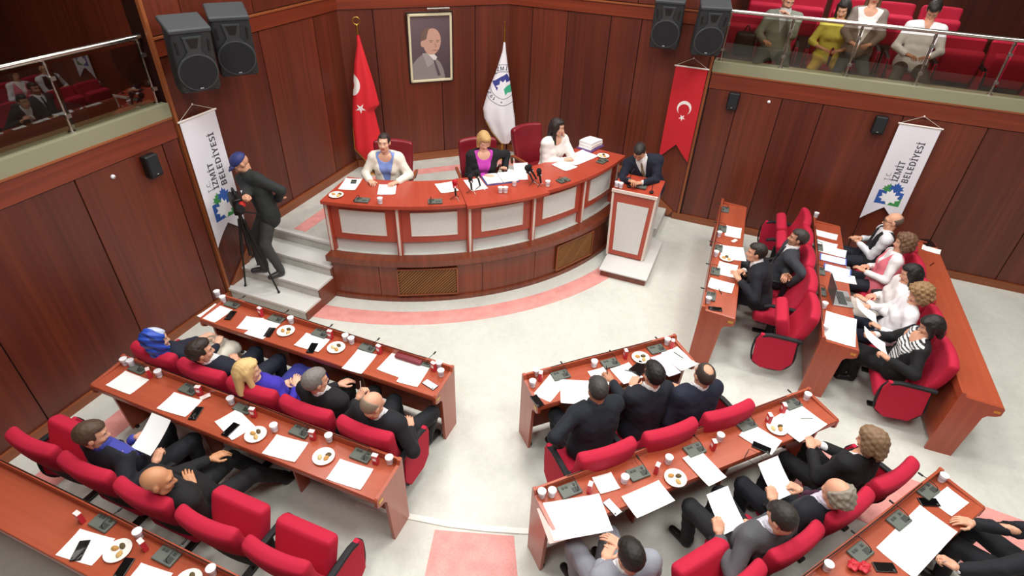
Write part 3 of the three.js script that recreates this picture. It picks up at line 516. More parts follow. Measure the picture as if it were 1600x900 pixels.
const P_mic = grp(g => {
  const b = rbox(0.175, 0.022, 0.115, 0.006); b.translate(0, 0.011, 0); const base = obj('base', b, M.mic, g);
  for (const x of [-0.05, -0.02, 0.05]) { const k = rbox(0.022, 0.006, 0.02, 0.002); k.translate(x, 0.024, -0.025); obj('button', k, M.micKey, base); }
  const sp = rbox(0.06, 0.003, 0.045, 0.001); sp.translate(0.045, 0.0235, 0.02); obj('speaker_grille', sp, M.micKey, base);
  obj('gooseneck', tube([[0.05, 0.02, 0.04], [0.05, 0.055, 0.035], [0.055, 0.07, -0.02], [0.06, 0.06, -0.09]], 0.0032, 18, 6), M.black, g);
  const h = new THREE.CapsuleGeometry(0.008, 0.03, 4, 8); h.rotateX(Math.PI / 2); h.translate(0.061, 0.058, -0.11); obj('capsule', h, M.black, g);
});
const P_pack = grp(g => {
  const b = rbox(0.05, 0.105, 0.034, 0.003); b.translate(0, 0.0525, 0); obj('carton', b, M.packRed, g);
  const w = rbox(0.034, 0.03, 0.0355, 0.002); w.translate(0, 0.06, 0); obj('white_band', w, M.packWhite, g);
  const t = rbox(0.051, 0.008, 0.035, 0.002); t.translate(0, 0.104, 0); obj('folded_top', t, M.packWhite, g);
});
const P_plate = grp(g => { obj('dish', lathe([[0, 0], [0.05, 0], [0.055, 0.004], [0.085, 0.014], [0.092, 0.017], [0.09, 0.019], [0.056, 0.008], [0, 0.007]], 32), M.plate, g); });
function phone(white) { return grp(g => { const b = rbox(0.074, 0.009, 0.152, 0.004, 1, 1, 1, 'y', 2); b.translate(0, 0.0045, 0); obj('case', b, white ? M.black : M.blackGloss, g); const s = rbox(0.066, 0.001, 0.142, 0.0004); s.translate(0, 0.0093, 0); obj('screen', s, white ? M.phoneWhite : M.screen, g); const c = rbox(0.014, 0.0014, 0.014, 0.0005); c.translate(0.022, 0.0095, -0.055); obj('camera_window', c, M.micKey, g); }); }
const P_phone = phone(false), P_wphone = phone(true);
const P_pen = grp(g => { obj('barrel', bar([0, 0.005, -0.065], [0, 0.005, 0.05], 0.0045, 8), M.blackGloss, g); obj('tip', bar([0, 0.005, 0.05], [0, 0.005, 0.068], 0.0042, 8, 0.001), M.steel, g); });
placeAll('cup', D.cup, (e, y, f, w) => stamp(P_cup, 'water_cup', 'small lidded water cup ' + w, 'cup', [e[1], y, e[2]], f + (e[1] * 7 % 1), 'lidded water cups'));
placeAll('mic', D.mic, (e, y, f, w) => stamp(P_mic, 'conference_microphone', 'grey desk microphone unit with thin gooseneck ' + w, 'microphone', [e[1], y, e[2]], f + Math.PI, 'desk microphone units'));
placeAll('pack', D.pack, (e, y, f, w) => stamp(P_pack, 'drink_carton', 'little red and white carton ' + w, 'carton', [e[1], y, e[2]], f + 0.4 + (e[1] * 5 % 1), 'red cartons'));
let pastryProto = null;
placeAll('plate', D.plate, (e, y, f, w, i, row) => {
  stamp(P_plate, 'snack_plate', 'round white plate of snacks ' + w, 'plate', [e[1], y, e[2]], 0, 'snack plates');
  const n = 3; for (let k = 0; k < n; k++) {
    const a = rnd() * 1 + k * 2.2 + 0.5, rr = 0.018 + rnd() * 0.012, g = warp(new THREE.SphereGeometry(1, 14, 10), (x, yy, z) => { const q = 1 + 0.1 * Math.sin(x * 5 + k) * Math.sin(z * 4); return [x * 0.026 * q, Math.max(-0.5, yy) * 0.017 * q, z * 0.018 * q]; });
    const kinds = ['golden crescent pastry', 'pale savoury pastry', 'brown topped pastry'], m = obj(numbered('pastry'), g, k === 2 ? M.olivePastry : M.pastry[(k + i) % 3], scene);
    m.position.set(e[1] + Math.cos(a) * (rr + 0.012), y + 0.016, e[2] + Math.sin(a) * (rr + 0.012)); m.rotation.y = a * 1.7;
    tag(m, `${kinds[k]} on the plate ${w}`, 'pastry', 'pastries on plates');
  }
});
placeAll('phone', D.phone, (e, y, f, w) => stamp(P_phone, 'mobile_phone', 'black mobile phone lying ' + w, 'phone', [e[1], y + 0.004, e[2]], f + e[3], 'black phones'));
placeAll('whitephone', D.whitephone, (e, y, f, w) => stamp(P_wphone, 'mobile_phone', 'mobile phone with pale screen lying ' + w, 'phone', [e[1], y, e[2]], f + e[3], 'pale phones'));
placeAll('pen', D.pen, (e, y, f, w) => stamp(P_pen, 'ballpoint_pen', 'dark ballpoint pen lying ' + w, 'pen', [e[1], y + 0.005, e[2]], f + e[3], 'pens'));
// papers: measured plan rectangles, each a slightly curled stack of a few sheets
placeAll('paper', D.paper, (e, y, f, w, i, row) => {
  const [, x, z, a, b, ang] = e, th = 0.002 + 0.0012 * (i % 3), g = warp(rbox(a, th, b, 0.0006, 5, 1, 5), (px, py, pz) => [px, py + 0.004 * Math.max(0, (Math.abs(px) / a + Math.abs(pz) / b) - 0.75) ** 2 * 20, pz]);
  const blue = row === 'FR2' && (i === 4 || i === 3), lil = row === 'R1' && i === 4;
  const m = top(blue ? 'document_folder' : 'paper_sheet', g, blue ? M.blueFolder : lil ? M.lilac : M.paper[i % 3], `${blue ? 'blue-edged document folder' : lil ? 'lilac paper sheet' : 'white paper sheets'} ${w}`, blue ? 'folder' : 'paper', 'papers on desks');
  m.position.set(x, y + th / 2 + 0.0005 + (i % 4) * 0.0012 + (row === 'R2' ? 0.004 : 0), z); m.rotation.y = -ang;
  if (blue) { const s = rbox(a * 0.9, 0.003, b * 0.9, 0.001); s.translate(0, th / 2 + 0.001, 0); obj('sheet', s, M.paper[0], m); }
});
placeAll('napkin', D.napkin, (e, y, f, w) => { const g = warp(rbox(0.09, 0.006, 0.05, 0.002, 6, 1, 4), (x, yy, z) => [x, yy + 0.012 + 0.012 * Math.sin(x * 60) * Math.cos(z * 50), z]); const m = top('paper_napkin', g, M.packWhite, 'crumpled white paper napkin ' + w, 'napkin', 'napkins'); m.position.set(e[1], y, e[2]); m.rotation.y = 0.6; });
placeAll('napkinred', D.napkinred, (e, y, f, w) => { const g = warp(new THREE.IcosahedronGeometry(0.04, 3), (x, yy, z) => { const q = 1 + 0.3 * Math.sin(x * 120) * Math.sin(z * 110) + 0.15 * Math.sin(yy * 140); return [x * q, yy * 0.7 * q, z * q]; }); const m = top('crumpled_wrapper', g, M.packRed, 'crumpled red and white wrapper ' + w, 'wrapper', 'wrappers'); m.position.set(e[1], y + 0.028, e[2]); });
placeAll('tablet', D.tablet, (e, y, f, w) => { const t = thing('tablet', 'dark tablet lying ' + w, 'tablet', [e[1], y + 0.003, e[2]], f + e[3]); const b = rbox(0.2, 0.009, 0.14, 0.004); b.translate(0, 0.005, 0); obj('case', b, M.black, t); const s = rbox(0.185, 0.001, 0.125, 0.0004); s.translate(0, 0.0098, 0); obj('screen', s, M.screen, t); });
{ // eyeglasses
  const e = D.glasses[0], t = thing('eyeglasses', 'folded-open thin dark eyeglasses lying on the second centre bench', 'eyeglasses', [e[1], 0.752, e[2]], ROWS.R2.face + 0.5);
  for (const s of [-1, 1]) { const r = new THREE.TorusGeometry(0.024, 0.0022, 6, 20); r.scale(1.1, 0.85, 1); r.translate(s * 0.033, 0.022, 0); obj('rim', r, M.black, t); obj('temple', tube([[s * 0.06, 0.03, 0], [s * 0.064, 0.028, -0.08], [s * 0.06, 0.004, -0.135]], 0.002, 12, 5), M.black, t); }
  obj('bridge', tube([[-0.01, 0.027, 0], [0, 0.031, 0.002], [0.01, 0.027, 0]], 0.002, 8, 5), M.black, t);
}
{ // laptop
  const e = D.laptop[0], t = thing('laptop', 'open silver laptop on the second right bench', 'laptop', [e[1], 0.75, e[2]], ROWS.FR2.face + Math.PI + 0.12);
  const b = rbox(0.34, 0.016, 0.23, 0.005); b.translate(0, 0.008, 0); obj('base', b, flat(0xb9bbbd, 0.35, 0.6), t);
  for (let r = 0; r < 5; r++) for (let c = 0; c < 12; c++) { const k = box(0.019, 0.003, 0.015, -0.128 + c * 0.0232, 0.0175, 0.005 - r * 0.019 + 0.035); obj('key', k, M.micKey, t.children[0]); }
  const pad = box(0.1, 0.001, 0.055, 0, 0.0167, 0.08); obj('touchpad', pad, M.dullSteel, t.children[0]);
  const s = rbox(0.34, 0.23, 0.01, 0.004); s.translate(0, 0.115, 0); s.rotateX(rad(-8)); s.translate(0, 0.014, -0.112); const scr = obj('lid', s, flat(0x77797c, 0.4, 0.5), t); const d = box(0.315, 0.2, 0.002, 0, 0.118, 0.006); d.rotateX(rad(-8)); d.translate(0, 0.014, -0.112); obj('display', d, M.screen, scr);
}
{ // burgundy pouch resting on the front left bench lip
  const p = rowPt('L1', 2.38, 0.05), g = warp(rbox(0.3, 0.05, 0.07, 0.022, 6, 2, 2, 'x', 2), (x, y, z) => [x, y * (1 - 0.3 * (x / 0.15) ** 2), z]); const m = top('pencil_pouch', g, M.burgundy, 'long burgundy pouch beside the lip of the front left bench', 'pouch'); m.position.set(p[0], 0.776, p[1]); m.rotation.y = ROWS.L1.face;
  const b = top('document_board', rbox(0.42, 0.003, 0.3, 0.001), M.pinkBoard, 'pale pink board under the papers at the aisle end of the second centre bench', 'board'); b.position.set(0.50, 0.7515, -2.565); b.rotation.y = 0.30;
}

// ---------------------------------------------------------------- podium desk
{
  const t = thing('podium_desk', 'long curved red podium desk with pale inset panels', 'desk');
  obj('desk_top', arcBox(2.96, 3.70, 1.355, 1.4, -12.3, 15.8, 14), M.podium, t);
  obj('desk_top', arcBox(2.94, 3.76, 1.362, 1.402, 15.9, 33.2, 10), M.podium, t);
  obj('desk_top', arcBox(2.96, 3.70, 1.355, 1.4, 33.3, 61, 14), M.podium, t);
  const A = [-12, 2.4, 16.8, 31.2, 45.6, 60];
  for (let i = 0; i < 5; i++) {
    const a0 = A[i] + 0.55, a1 = A[i + 1] - 0.55;
    const p = obj('front_panel', arcBox(3.565, 3.59, 0.83, 1.355, a0, a1, 8), M.podium, t);
    obj('pale_inset', arcBox(3.585, 3.597, 0.935, 1.25, a0 + 2.1, a1 - 2.1, 6), M.white, p);
    for (const [y0, y1] of [[0.925, 0.937], [1.248, 1.26]]) obj('inset_frame', arcBox(3.585, 3.604, y0, y1, a0 + 1.95, a1 - 1.95, 6), M.strip, p);
    for (const a of [a0 + 1.95, a1 - 2.1]) obj('inset_frame', arcBox(3.585, 3.604, 0.925, 1.26, a, a + 0.16, 1), M.strip, p);
    obj('kick_panel', arcBox(3.53, 3.55, 0.64, 0.84, a0, a1, 6), M.white, t);
  }
  for (const a of A) {
    const q = arcPt(3.58, a), g = rbox(0.07, 0.715, 0.09, 0.006); g.rotateY(rad(a)); g.translate(q[0], 0.9975, q[1]); const c = obj('column', g, M.podium, t);
    const w = rbox(0.032, 0.70, 0.012, 0.003); const q2 = arcPt(3.63, a); w.rotateY(rad(a)); w.translate(q2[0], 0.995, q2[1]); obj('pale_strip', w, M.strip, c);
    const w2 = extrude([[0, 0], [0.5, 0], [0.5, 0.62], [0, 0.7]], 0.03); w2.rotateY(Math.PI / 2); w2.translate(-0.015, 0.65, 0); w2.rotateY(rad(a)); const q3 = arcPt(3.54, a); w2.translate(q3[0], 0, q3[1]); obj('support', w2, M.podium, t);
  }
}
// executive chairs
function execChair(pos, turn, label) {
  const t = thing('executive_chair', label, 'chair', [pos[0], 0.64, pos[1]], turn, 'maroon leather chairs');
  const back = warp(rbox(0.56, 0.66, 0.12, 0.05, 8, 10, 2, 'y', 2), (x, y, z) => { const h = (y + 0.33) / 0.66; return [x * (0.92 + 0.08 * h), y - 0.03 * (x / 0.28) ** 2 * h, z + 0.05 * (x / 0.28) ** 2 + 0.02 * Math.sin(h * 6)]; }); back.rotateX(rad(-10)); back.translate(0, 0.76, -0.27); obj('backrest', back, M.leather, t);
  const seat = rbox(0.54, 0.13, 0.5, 0.05, 6, 2, 6, 'x', 2); seat.translate(0, 0.46, 0); obj('seat', seat, M.leather, t);
  for (const e of [-1, 1]) { obj('armrest', tube([[e * 0.27, 0.55, -0.26], [e * 0.32, 0.68, -0.2], [e * 0.325, 0.70, 0.0], [e * 0.32, 0.67, 0.2], [e * 0.31, 0.55, 0.22], [e * 0.27, 0.45, 0.12]], 0.022, 28, 8), M.armWood, t); }
  obj('column', bar([0, 0.08, 0], [0, 0.42, 0], 0.03, 12), M.black, t);
  for (let k = 0; k < 5; k++) { const a = k * Math.PI * 0.4, b = obj('base_leg', bar([0, 0.11, 0], [Math.sin(a) * 0.28, 0.06, Math.cos(a) * 0.28], 0.022, 8, 0.014), M.armWood, t); const c = new THREE.SphereGeometry(0.03, 10, 8); c.translate(Math.sin(a) * 0.28, 0.03, Math.cos(a) * 0.28); obj('caster', c, M.black, b); }
}
{
  const ex = (id, back, lbl, dyaw = 0) => { const e = PEOPLE.find(p => p.id === id), y = e.yaw + dyaw; execChair([e.hip[0] - Math.sin(y) * back, e.hip[2] - Math.cos(y) * back], y, lbl); };
  ex('w1', 0.08, 'maroon leather chair behind the woman in cream blazer and blue blouse'); ex('w2', 0.1, 'maroon leather chair in the middle behind the blonde woman', 0.05);
  execChair([0.30, -8.22], rad(38), 'tall maroon leather chair nearest the paper stack, left of its sitter');
}
// things on the podium desk
{
  const b = D.book[0], t = thing('open_binder', 'open binder with blue cover before the woman in black jacket', 'binder', [b[1], 1.402, b[2]], rad(20));
  obj('cover', (() => { const g = rbox(0.46, 0.008, 0.31, 0.003); g.translate(0, 0.004, 0); return g; })(), flat(0x3a4a90, 0.5), t);
  for (const s of [-1, 1]) { const g = warp(rbox(0.21, 0.014, 0.295, 0.003, 6, 1, 2), (x, y, z) => [x, y + 0.008 * Math.cos(x * 12), z]); g.translate(s * 0.11, 0.016, 0); obj('page_block', g, M.paper[0], t); }
  const n = D.namecard[0], nc = top('folded_card', extrude([[-0.035, 0], [0, 0.1], [0.035, 0], [0.03, 0], [0, 0.092], [-0.03, 0]], 0.2), M.paper[1], 'white folded name card standing on the podium desk', 'card'); nc.position.set(n[1], 1.403, n[2]); nc.rotation.y = rad(105);
  const q = D.tray[0], tr = thing('document_tray', 'purple tray under a tall stack of white paper on the podium desk', 'tray', [q[1], 1.402, q[2]], rad(52)); const tb = rbox(0.36, 0.02, 0.27, 0.006); tb.translate(0, 0.01, 0); obj('tray_base', tb, flat(0x6d4a86, 0.5), tr);
  for (let k = 0; k < 5; k++) { const g = warp(rbox(0.32 - k * 0.004, 0.019, 0.225, 0.003, 6, 1, 2), (x, y, z) => [x, y + 0.012 * Math.cos((x + 0.02 * k) * 9), z]); g.translate(0.004 * (k % 2), 0.031 + k * 0.02, 0.004 * (k % 3)); obj('paper_bundle', g, M.paper[k % 3], tr); }
  const cal = D.paper.find(p => p[0] === 'P'); const c = thing('calculator', 'small dark calculator on papers at the left end of the podium desk', 'calculator', [cal[1] + 0.03, 1.409, cal[2] - 0.06], 0.1); const cb = rbox(0.07, 0.01, 0.1, 0.003); cb.translate(0, 0.005, 0); obj('case', cb, M.micKey, c); for (let i = 0; i < 12; i++) obj('key', box(0.012, 0.004, 0.01, -0.022 + (i % 4) * 0.0147, 0.0115, -0.002 + Math.floor(i / 4) * 0.015), M.mic, c); obj('display', box(0.055, 0.002, 0.02, 0, 0.011, -0.033), M.screen, c);
}
// reporters' microphones on small tripods
D.stickmic.sort((a, b) => along('P', a[1], a[2]) - along('P', b[1], b[2])).forEach((e, i) => {
  const red = i === 0, t = thing('tripod_microphone', ['red foam microphone on a small tripod, left of the middle seat', 'black microphone with round foam beside the red microphone', 'black microphone with pale badge before the woman in black', 'black microphone at the left of the bundled three', 'black microphone in the middle of the bundled three', 'black microphone at the right of the bundled three'][i], 'microphone', [e[1], 1.402, e[2]], rad(15 + i * 12), 'press microphones');
  for (let k = 0; k < 3; k++) { const a = k * 2.094 + 0.4; obj('tripod_leg', bar([0, 0.05, 0], [Math.sin(a) * 0.075, 0.003, Math.cos(a) * 0.075], 0.004, 6), k ? M.black : M.steel, t); }
  const tl = [-0.05, -0.03, -0.06, -0.09, -0.03, -0.08][i]; obj('stem', bar([0, 0.045, 0], [0, 0.16, tl], 0.012, 10, 0.015), M.black, t);
  const h = new THREE.SphereGeometry(0.034, 16, 12); h.scale(1, 1.25, 1); h.translate(0, 0.2, tl * 1.3); obj('foam_head', h, red ? flat(0xb81826, 0.85) : flat(0x141417, 0.9), t);
  const c = rbox(0.05, 0.034, 0.05, 0.006); c.translate(0, 0.152, tl); const cube = obj('badge_cube', c, red ? flat(0xc02030, 0.5) : M.black, t);
  const d = new THREE.CylinderGeometry(0.013, 0.013, 0.003, 14); d.rotateX(Math.PI / 2); d.translate(0, 0.152, tl + 0.026); obj('badge', d, flat(0xe8e2e4, 0.5), cube);
});
// lectern
{
  const y = rad(-21.6), base = thing('lectern_step', 'low pale step with dark red edge under the lectern', 'step', [1.80, 0, -7.46], y);
  const b = rbox(0.66, 0.1, 1.15, 0.006); b.translate(0, 0.05, 0); obj('plinth', b, M.plat, base); const c = rbox(0.7, 0.025, 1.2, 0.006); c.translate(0, 0.112, 0); obj('step_top', c, M.white, base);
  const t = thing('lectern', 'red lectern with large pale front panel', 'lectern', [1.675, 0.125, -7.385], y);
  const f = 0.245;
  const front = extrude([[-0.26, 0.02], [0.26, 0.02], [0.30, 1.03], [-0.30, 1.03]], 0.03); front.translate(0, 0, 0.0); obj('front_board', metreUV(front), M.podium, t);
  const inset = extrude([[-0.19, 0.1], [0.19, 0.1], [0.225, 0.88], [-0.225, 0.88]], 0.008); inset.translate(0, 0, 0.03); obj('pale_panel', metreUV(inset), M.white, t);
  for (const s of [-1, 1]) { obj('corner_strip', extrude([[s * 0.25, 0.0], [s * 0.28, 0.0], [s * 0.32, 1.04], [s * 0.29, 1.04]].sort((a, b) => 0), 0.04), M.strip, t); const sd = extrude([[0, 0.02], [-0.42, 0.02], [-0.45, 1.09], [0, 1.03]], 0.02); sd.rotateY(-Math.PI / 2); sd.translate(s * 0.285 + 0.01, 0, 0); const sideM = obj('side_board', sd, M.white, t); }
  const tp = rbox(0.65, 0.03, 0.5, 0.008, 1, 1, 1, 'x'); tp.rotateX(rad(8)); tp.translate(0, 1.07, -0.2); obj('sloping_top', tp, M.podium, t); const lp = rbox(0.65, 0.05, 0.02, 0.005); lp.translate(0, 1.055, 0.05); obj('front_edge', lp, M.strip, t);
  const M2 = [1.685, -7.385], at2 = (x, z) => [M2[0] + Math.cos(y) * x + Math.sin(y) * z, M2[1] - Math.sin(y) * x + Math.cos(y) * z];
  [[-0.13, -0.1], [0.2, -0.06]].forEach(([x, z], i) => { const p = at2(x, z), m = thing('gooseneck_microphone', i ? 'black gooseneck microphone at the right of the lectern top' : 'black gooseneck microphone at the left of the lectern top', 'microphone', [p[0], 1.206, p[1]], y + 3.0); obj('base', lathe([[0, 0], [0.03, 0], [0.026, 0.016], [0, 0.018]], 14), M.black, m); obj('gooseneck', tube([[0, 0.01, 0], [0, 0.12, 0.0], [0, 0.2, 0.03], [0, 0.22, 0.08]], 0.005, 14, 6), M.black, m); const h = new THREE.CapsuleGeometry(0.011, 0.03, 4, 10); h.rotateX(Math.PI / 2); h.translate(0, 0.222, 0.1); obj('capsule', h, M.black, m); });
  const p1 = at2(0.03, -0.14), dv = top('control_box', rbox(0.16, 0.025, 0.09, 0.006), M.mic, 'small grey control box in the middle of the lectern top', 'box'); dv.position.set(p1[0], 1.222, p1[1]); dv.rotation.y = y;
  [[-0.29, -0.03], [-0.23, -0.02]].forEach(([x, z], i) => { const p = at2(x, z); stamp(P_cup, 'water_cup', i ? 'lidded water cup on the lectern corner, inner of two' : 'lidded water cup on the lectern corner, outer of two', 'cup', [p[0], 1.196, p[1]], 0, 'lidded water cups'); });
}
// ---------------------------------------------------------------- wall hangings and flags
function canvas(w, h, draw) { const c = document.createElement('canvas'); c.width = w; c.height = h; draw(c.getContext('2d'), w, h); const t = new THREE.CanvasTexture(c); t.colorSpace = THREE.SRGBColorSpace; t.anisotropy = 8; return t; }
function leafLogo(g, x, y, s) { // blue and green square split by a pale plane-tree leaf
  g.save(); g.translate(x, y); g.scale(s, s);
  const leaf = (dx, dy, k) => { g.beginPath(); const pts = [[0, -50], [9, -30], [20, -36], [20, -16], [42, -22], [34, -4], [50, 6], [30, 14], [32, 28], [12, 24], [4, 40], [-4, 40], [-12, 24], [-32, 28], [-30, 14], [-50, 6], [-34, -4], [-42, -22], [-20, -16], [-20, -36], [-9, -30]]; pts.forEach(([a, b], i) => i ? g.lineTo(a * k + dx, b * k + dy) : g.moveTo(a * k + dx, b * k + dy)); g.closePath(); g.fill(); };
  g.fillStyle = '#2e58a8'; g.beginPath(); g.moveTo(-50, -18); g.lineTo(50, -18); g.lineTo(50, 50); g.lineTo(-50, 50); g.closePath(); g.fill();
  g.fillStyle = '#3d8f4a'; g.beginPath(); g.moveTo(50, 8); g.lineTo(50, 50); g.lineTo(-10, 50); g.closePath(); g.fill();
  g.fillStyle = '#3d8f4a'; leaf(-14, -28, 0.55); g.fillStyle = '#2e58a8'; leaf(14, -34, 0.62);
  g.fillStyle = '#f2f2f4'; leaf(2, 14, 0.86); g.restore();
}
function starPath(g, x, y, r, rot) { g.beginPath(); for (let i = 0; i < 10; i++) { const a = rot + i * Math.PI / 5, q = i % 2 ? r * 0.382 : r; g[i ? 'lineTo' : 'moveTo'](x + Math.cos(a) * q, y + Math.sin(a) * q); } g.closePath(); g.fill(); }
function crescent(g, x, y, r, ang, red) { g.fillStyle = '#f3ece8'; g.beginPath(); g.arc(x, y, r, 0, 7); g.fill(); g.fillStyle = red; g.beginPath(); g.arc(x + Math.cos(ang) * r * 0.25, y + Math.sin(ang) * r * 0.25, r * 0.8, 0, 7); g.fill(); }
const bannerTex = canvas(512, 1536, (g, w, h) => {
  g.fillStyle = '#e6e4ec'; g.fillRect(0, 0, w, h);
  g.save(); g.translate(w / 2, 0); g.rotate(-Math.PI / 2); g.fillStyle = '#4a4a52'; g.textAlign = 'left';
  g.font = '84px sans-serif'; g.fillText('T.C.', -860, -95); g.font = 'bold 118px sans-serif'; g.fillText('İZMİT', -860, 22); g.fillText('BELEDİYESİ', -860, 150); g.restore();
  leafLogo(g, w / 2 + 5, 1075, 3.3);
});
const redBannerTex = canvas(512, 1536, (g, w, h) => { g.fillStyle = '#c21a26'; g.fillRect(0, 0, w, h); crescent(g, w / 2 + 10, 640, 118, Math.PI * 0.5, '#c21a26'); g.fillStyle = '#f3ece8'; starPath(g, w / 2 + 4, 800, 58, Math.PI * 0.5); });
function banner(key, s, w, y0, y1, tail, tex, label, plumb = 0) {
  const W = WALLS[key], p = at(key, s, 0.075), t = thing('hanging_banner', label, 'banner', [p[0], 0, p[1]], Math.atan2(-W.d[1] * W.sg, W.d[0] * W.sg));
  const h = y1 - y0, nx = 8, ny = 24, pos = [], uv = [], idx = [];
  for (let j = 0; j <= ny; j++) for (let i = 0; i <= nx; i++) { const u = i / nx, v = j / ny, yb = y0 + tail * (1 - Math.abs(2 * u - 1)), y = y1 + (yb - y1) * v; pos.push((u - 0.5) * w, y, 0.012 * Math.sin(u * 6 + v * 3) * v); uv.push(u, (y - y0) / h); }
  for (let j = 0; j < ny; j++) for (let i = 0; i < nx; i++) { const a = j * (nx + 1) + i; idx.push(a, a + nx + 1, a + 1, a + 1, a + nx + 1, a + nx + 2); }
  const n0 = pos.length / 3; const back = pos.slice(); for (let i = 2; i < back.length; i += 3) back[i] -= 0.003; pos.push(...back); uv.push(...uv); const fi = idx.slice(); for (let i = 0; i < fi.length; i += 3) idx.push(fi[i] + n0, fi[i + 2] + n0, fi[i + 1] + n0);
  const g = new THREE.BufferGeometry(); g.setAttribute('position', new THREE.Float32BufferAttribute(pos, 3)); g.setAttribute('uv', new THREE.Float32BufferAttribute(uv, 2)); g.setIndex(idx); g.computeVertexNormals();
  obj('cloth', g, std({ map: tex, roughness: 0.8 }), t); obj('top_rod', bar([-w / 2 - 0.02, y1 + 0.005, 0], [w / 2 + 0.02, y1 + 0.005, 0], 0.011, 10), flat(0xe6ddd4, 0.5), t);
  obj('cord', [bar([-w / 2, y1 + 0.01, 0], [0, y1 + 0.13, -0.03], 0.0025, 5), bar([w / 2, y1 + 0.01, 0], [0, y1 + 0.13, -0.03], 0.0025, 5)], flat(0xd8d0c4, 0.6), t); const k = new THREE.SphereGeometry(0.012, 10, 8); k.translate(0, y1 + 0.13, -0.03); obj('hook', k, M.strip, t);
}
banner('left', 2.90, 0.51, 0.79, 2.40, 0.24, bannerTex, 'white swallow-tailed banner with blue-green leaf emblem behind the cameraman');
banner('right', 3.0, 0.47, 1.05, 2.50, 0.26, redBannerTex, 'red swallow-tailed banner with white crescent and star beside the lectern');
banner('right', 6.14, 0.50, 0.68, 2.14, 0.24, bannerTex, 'white swallow-tailed banner with blue-green leaf emblem at the right edge');
// framed portrait: a plain generic sitter
{
  const tex = canvas(400, 620, (g, w, h) => {
    const bgr = g.createLinearGradient(0, 0, w, h); bgr.addColorStop(0, '#6d5a60'); bgr.addColorStop(1, '#4a3a40'); g.fillStyle = bgr; g.fillRect(0, 0, w, h);
    g.fillStyle = '#8d8280'; g.beginPath(); g.moveTo(0, 620); g.lineTo(0, 470); g.quadraticCurveTo(60, 380, 150, 350); g.lineTo(260, 420); g.quadraticCurveTo(330, 470, 345, 620); g.closePath(); g.fill();
    g.fillStyle = '#a39896'; g.beginPath(); g.moveTo(110, 355); g.lineTo(160, 500); g.lineTo(230, 450); g.lineTo(170, 350); g.closePath(); g.fill();
    g.fillStyle = '#e2dad4'; g.beginPath(); g.moveTo(140, 330); g.lineTo(240, 440); g.lineTo(265, 400); g.lineTo(180, 310); g.closePath(); g.fill(); g.fillStyle = '#5a4a50'; g.beginPath(); g.moveTo(240, 420); g.lineTo(300, 590); g.lineTo(265, 590); g.lineTo(228, 440); g.closePath(); g.fill();
    g.fillStyle = '#c69a88'; g.beginPath(); g.ellipse(215, 245, 92, 128, 0.12, 0, 7); g.fill(); g.beginPath(); g.ellipse(118, 260, 20, 34, 0, 0, 7); g.fill();
    g.fillStyle = '#71594f'; g.beginPath(); g.moveTo(105, 235); g.quadraticCurveTo(90, 120, 200, 105); g.quadraticCurveTo(170, 150, 160, 215); g.quadraticCurveTo(140, 230, 105, 235); g.fill();
    g.fillStyle = '#6b5048'; g.fillRect(185, 232, 42, 7); g.fillRect(258, 232, 36, 7); g.fillRect(195, 246, 22, 7); g.fillRect(262, 246, 20, 7); g.fillStyle = '#b38473'; g.beginPath(); g.moveTo(245, 240); g.lineTo(268, 300); g.lineTo(240, 304); g.fill(); g.fillStyle = '#9c5f56'; g.fillRect(222, 326, 52, 8);
  });
  const p = at('back', 1.37, 0.05), t = thing('framed_portrait', 'framed painting of a man in grey suit on the wall above the podium', 'painting', [p[0], 2.485, p[1]], Math.atan2(0.372, 0.928)); t.rotation.order = 'YXZ'; t.rotation.x = rad(3);
  const w = 0.69, h = 1.03, f = 0.035; obj('frame', [[0, h / 2 - f / 2, w, f], [0, -h / 2 + f / 2, w, f], [-w / 2 + f / 2, 0, f, h], [w / 2 - f / 2, 0, f, h]].map(([x, y, a, b]) => { const g = rbox(a, b, 0.04, 0.008); g.translate(x, y, 0.01); return g; }), flat(0xd9cfae, 0.45), t);
  const b = rbox(w + 0.05, h + 0.05, 0.02, 0.005); b.translate(0, 0, -0.012); obj('dark_outer_frame', b, flat(0x2a1712, 0.4), t);
  const pl = new THREE.BoxGeometry(w - 2 * f, h - 2 * f, 0.01); obj('canvas', pl, std({ map: tex, roughness: 0.55 }), t);
  obj('picture_lamp', [bar([-0.05, h / 2 + 0.075, 0.06], [0.3, h / 2 + 0.075, 0.06], 0.016, 10), bar([0.12, h / 2 + 0.075, 0.06], [0.12, h / 2 + 0.02, -0.01], 0.006, 6)], M.dullSteel, t);
}
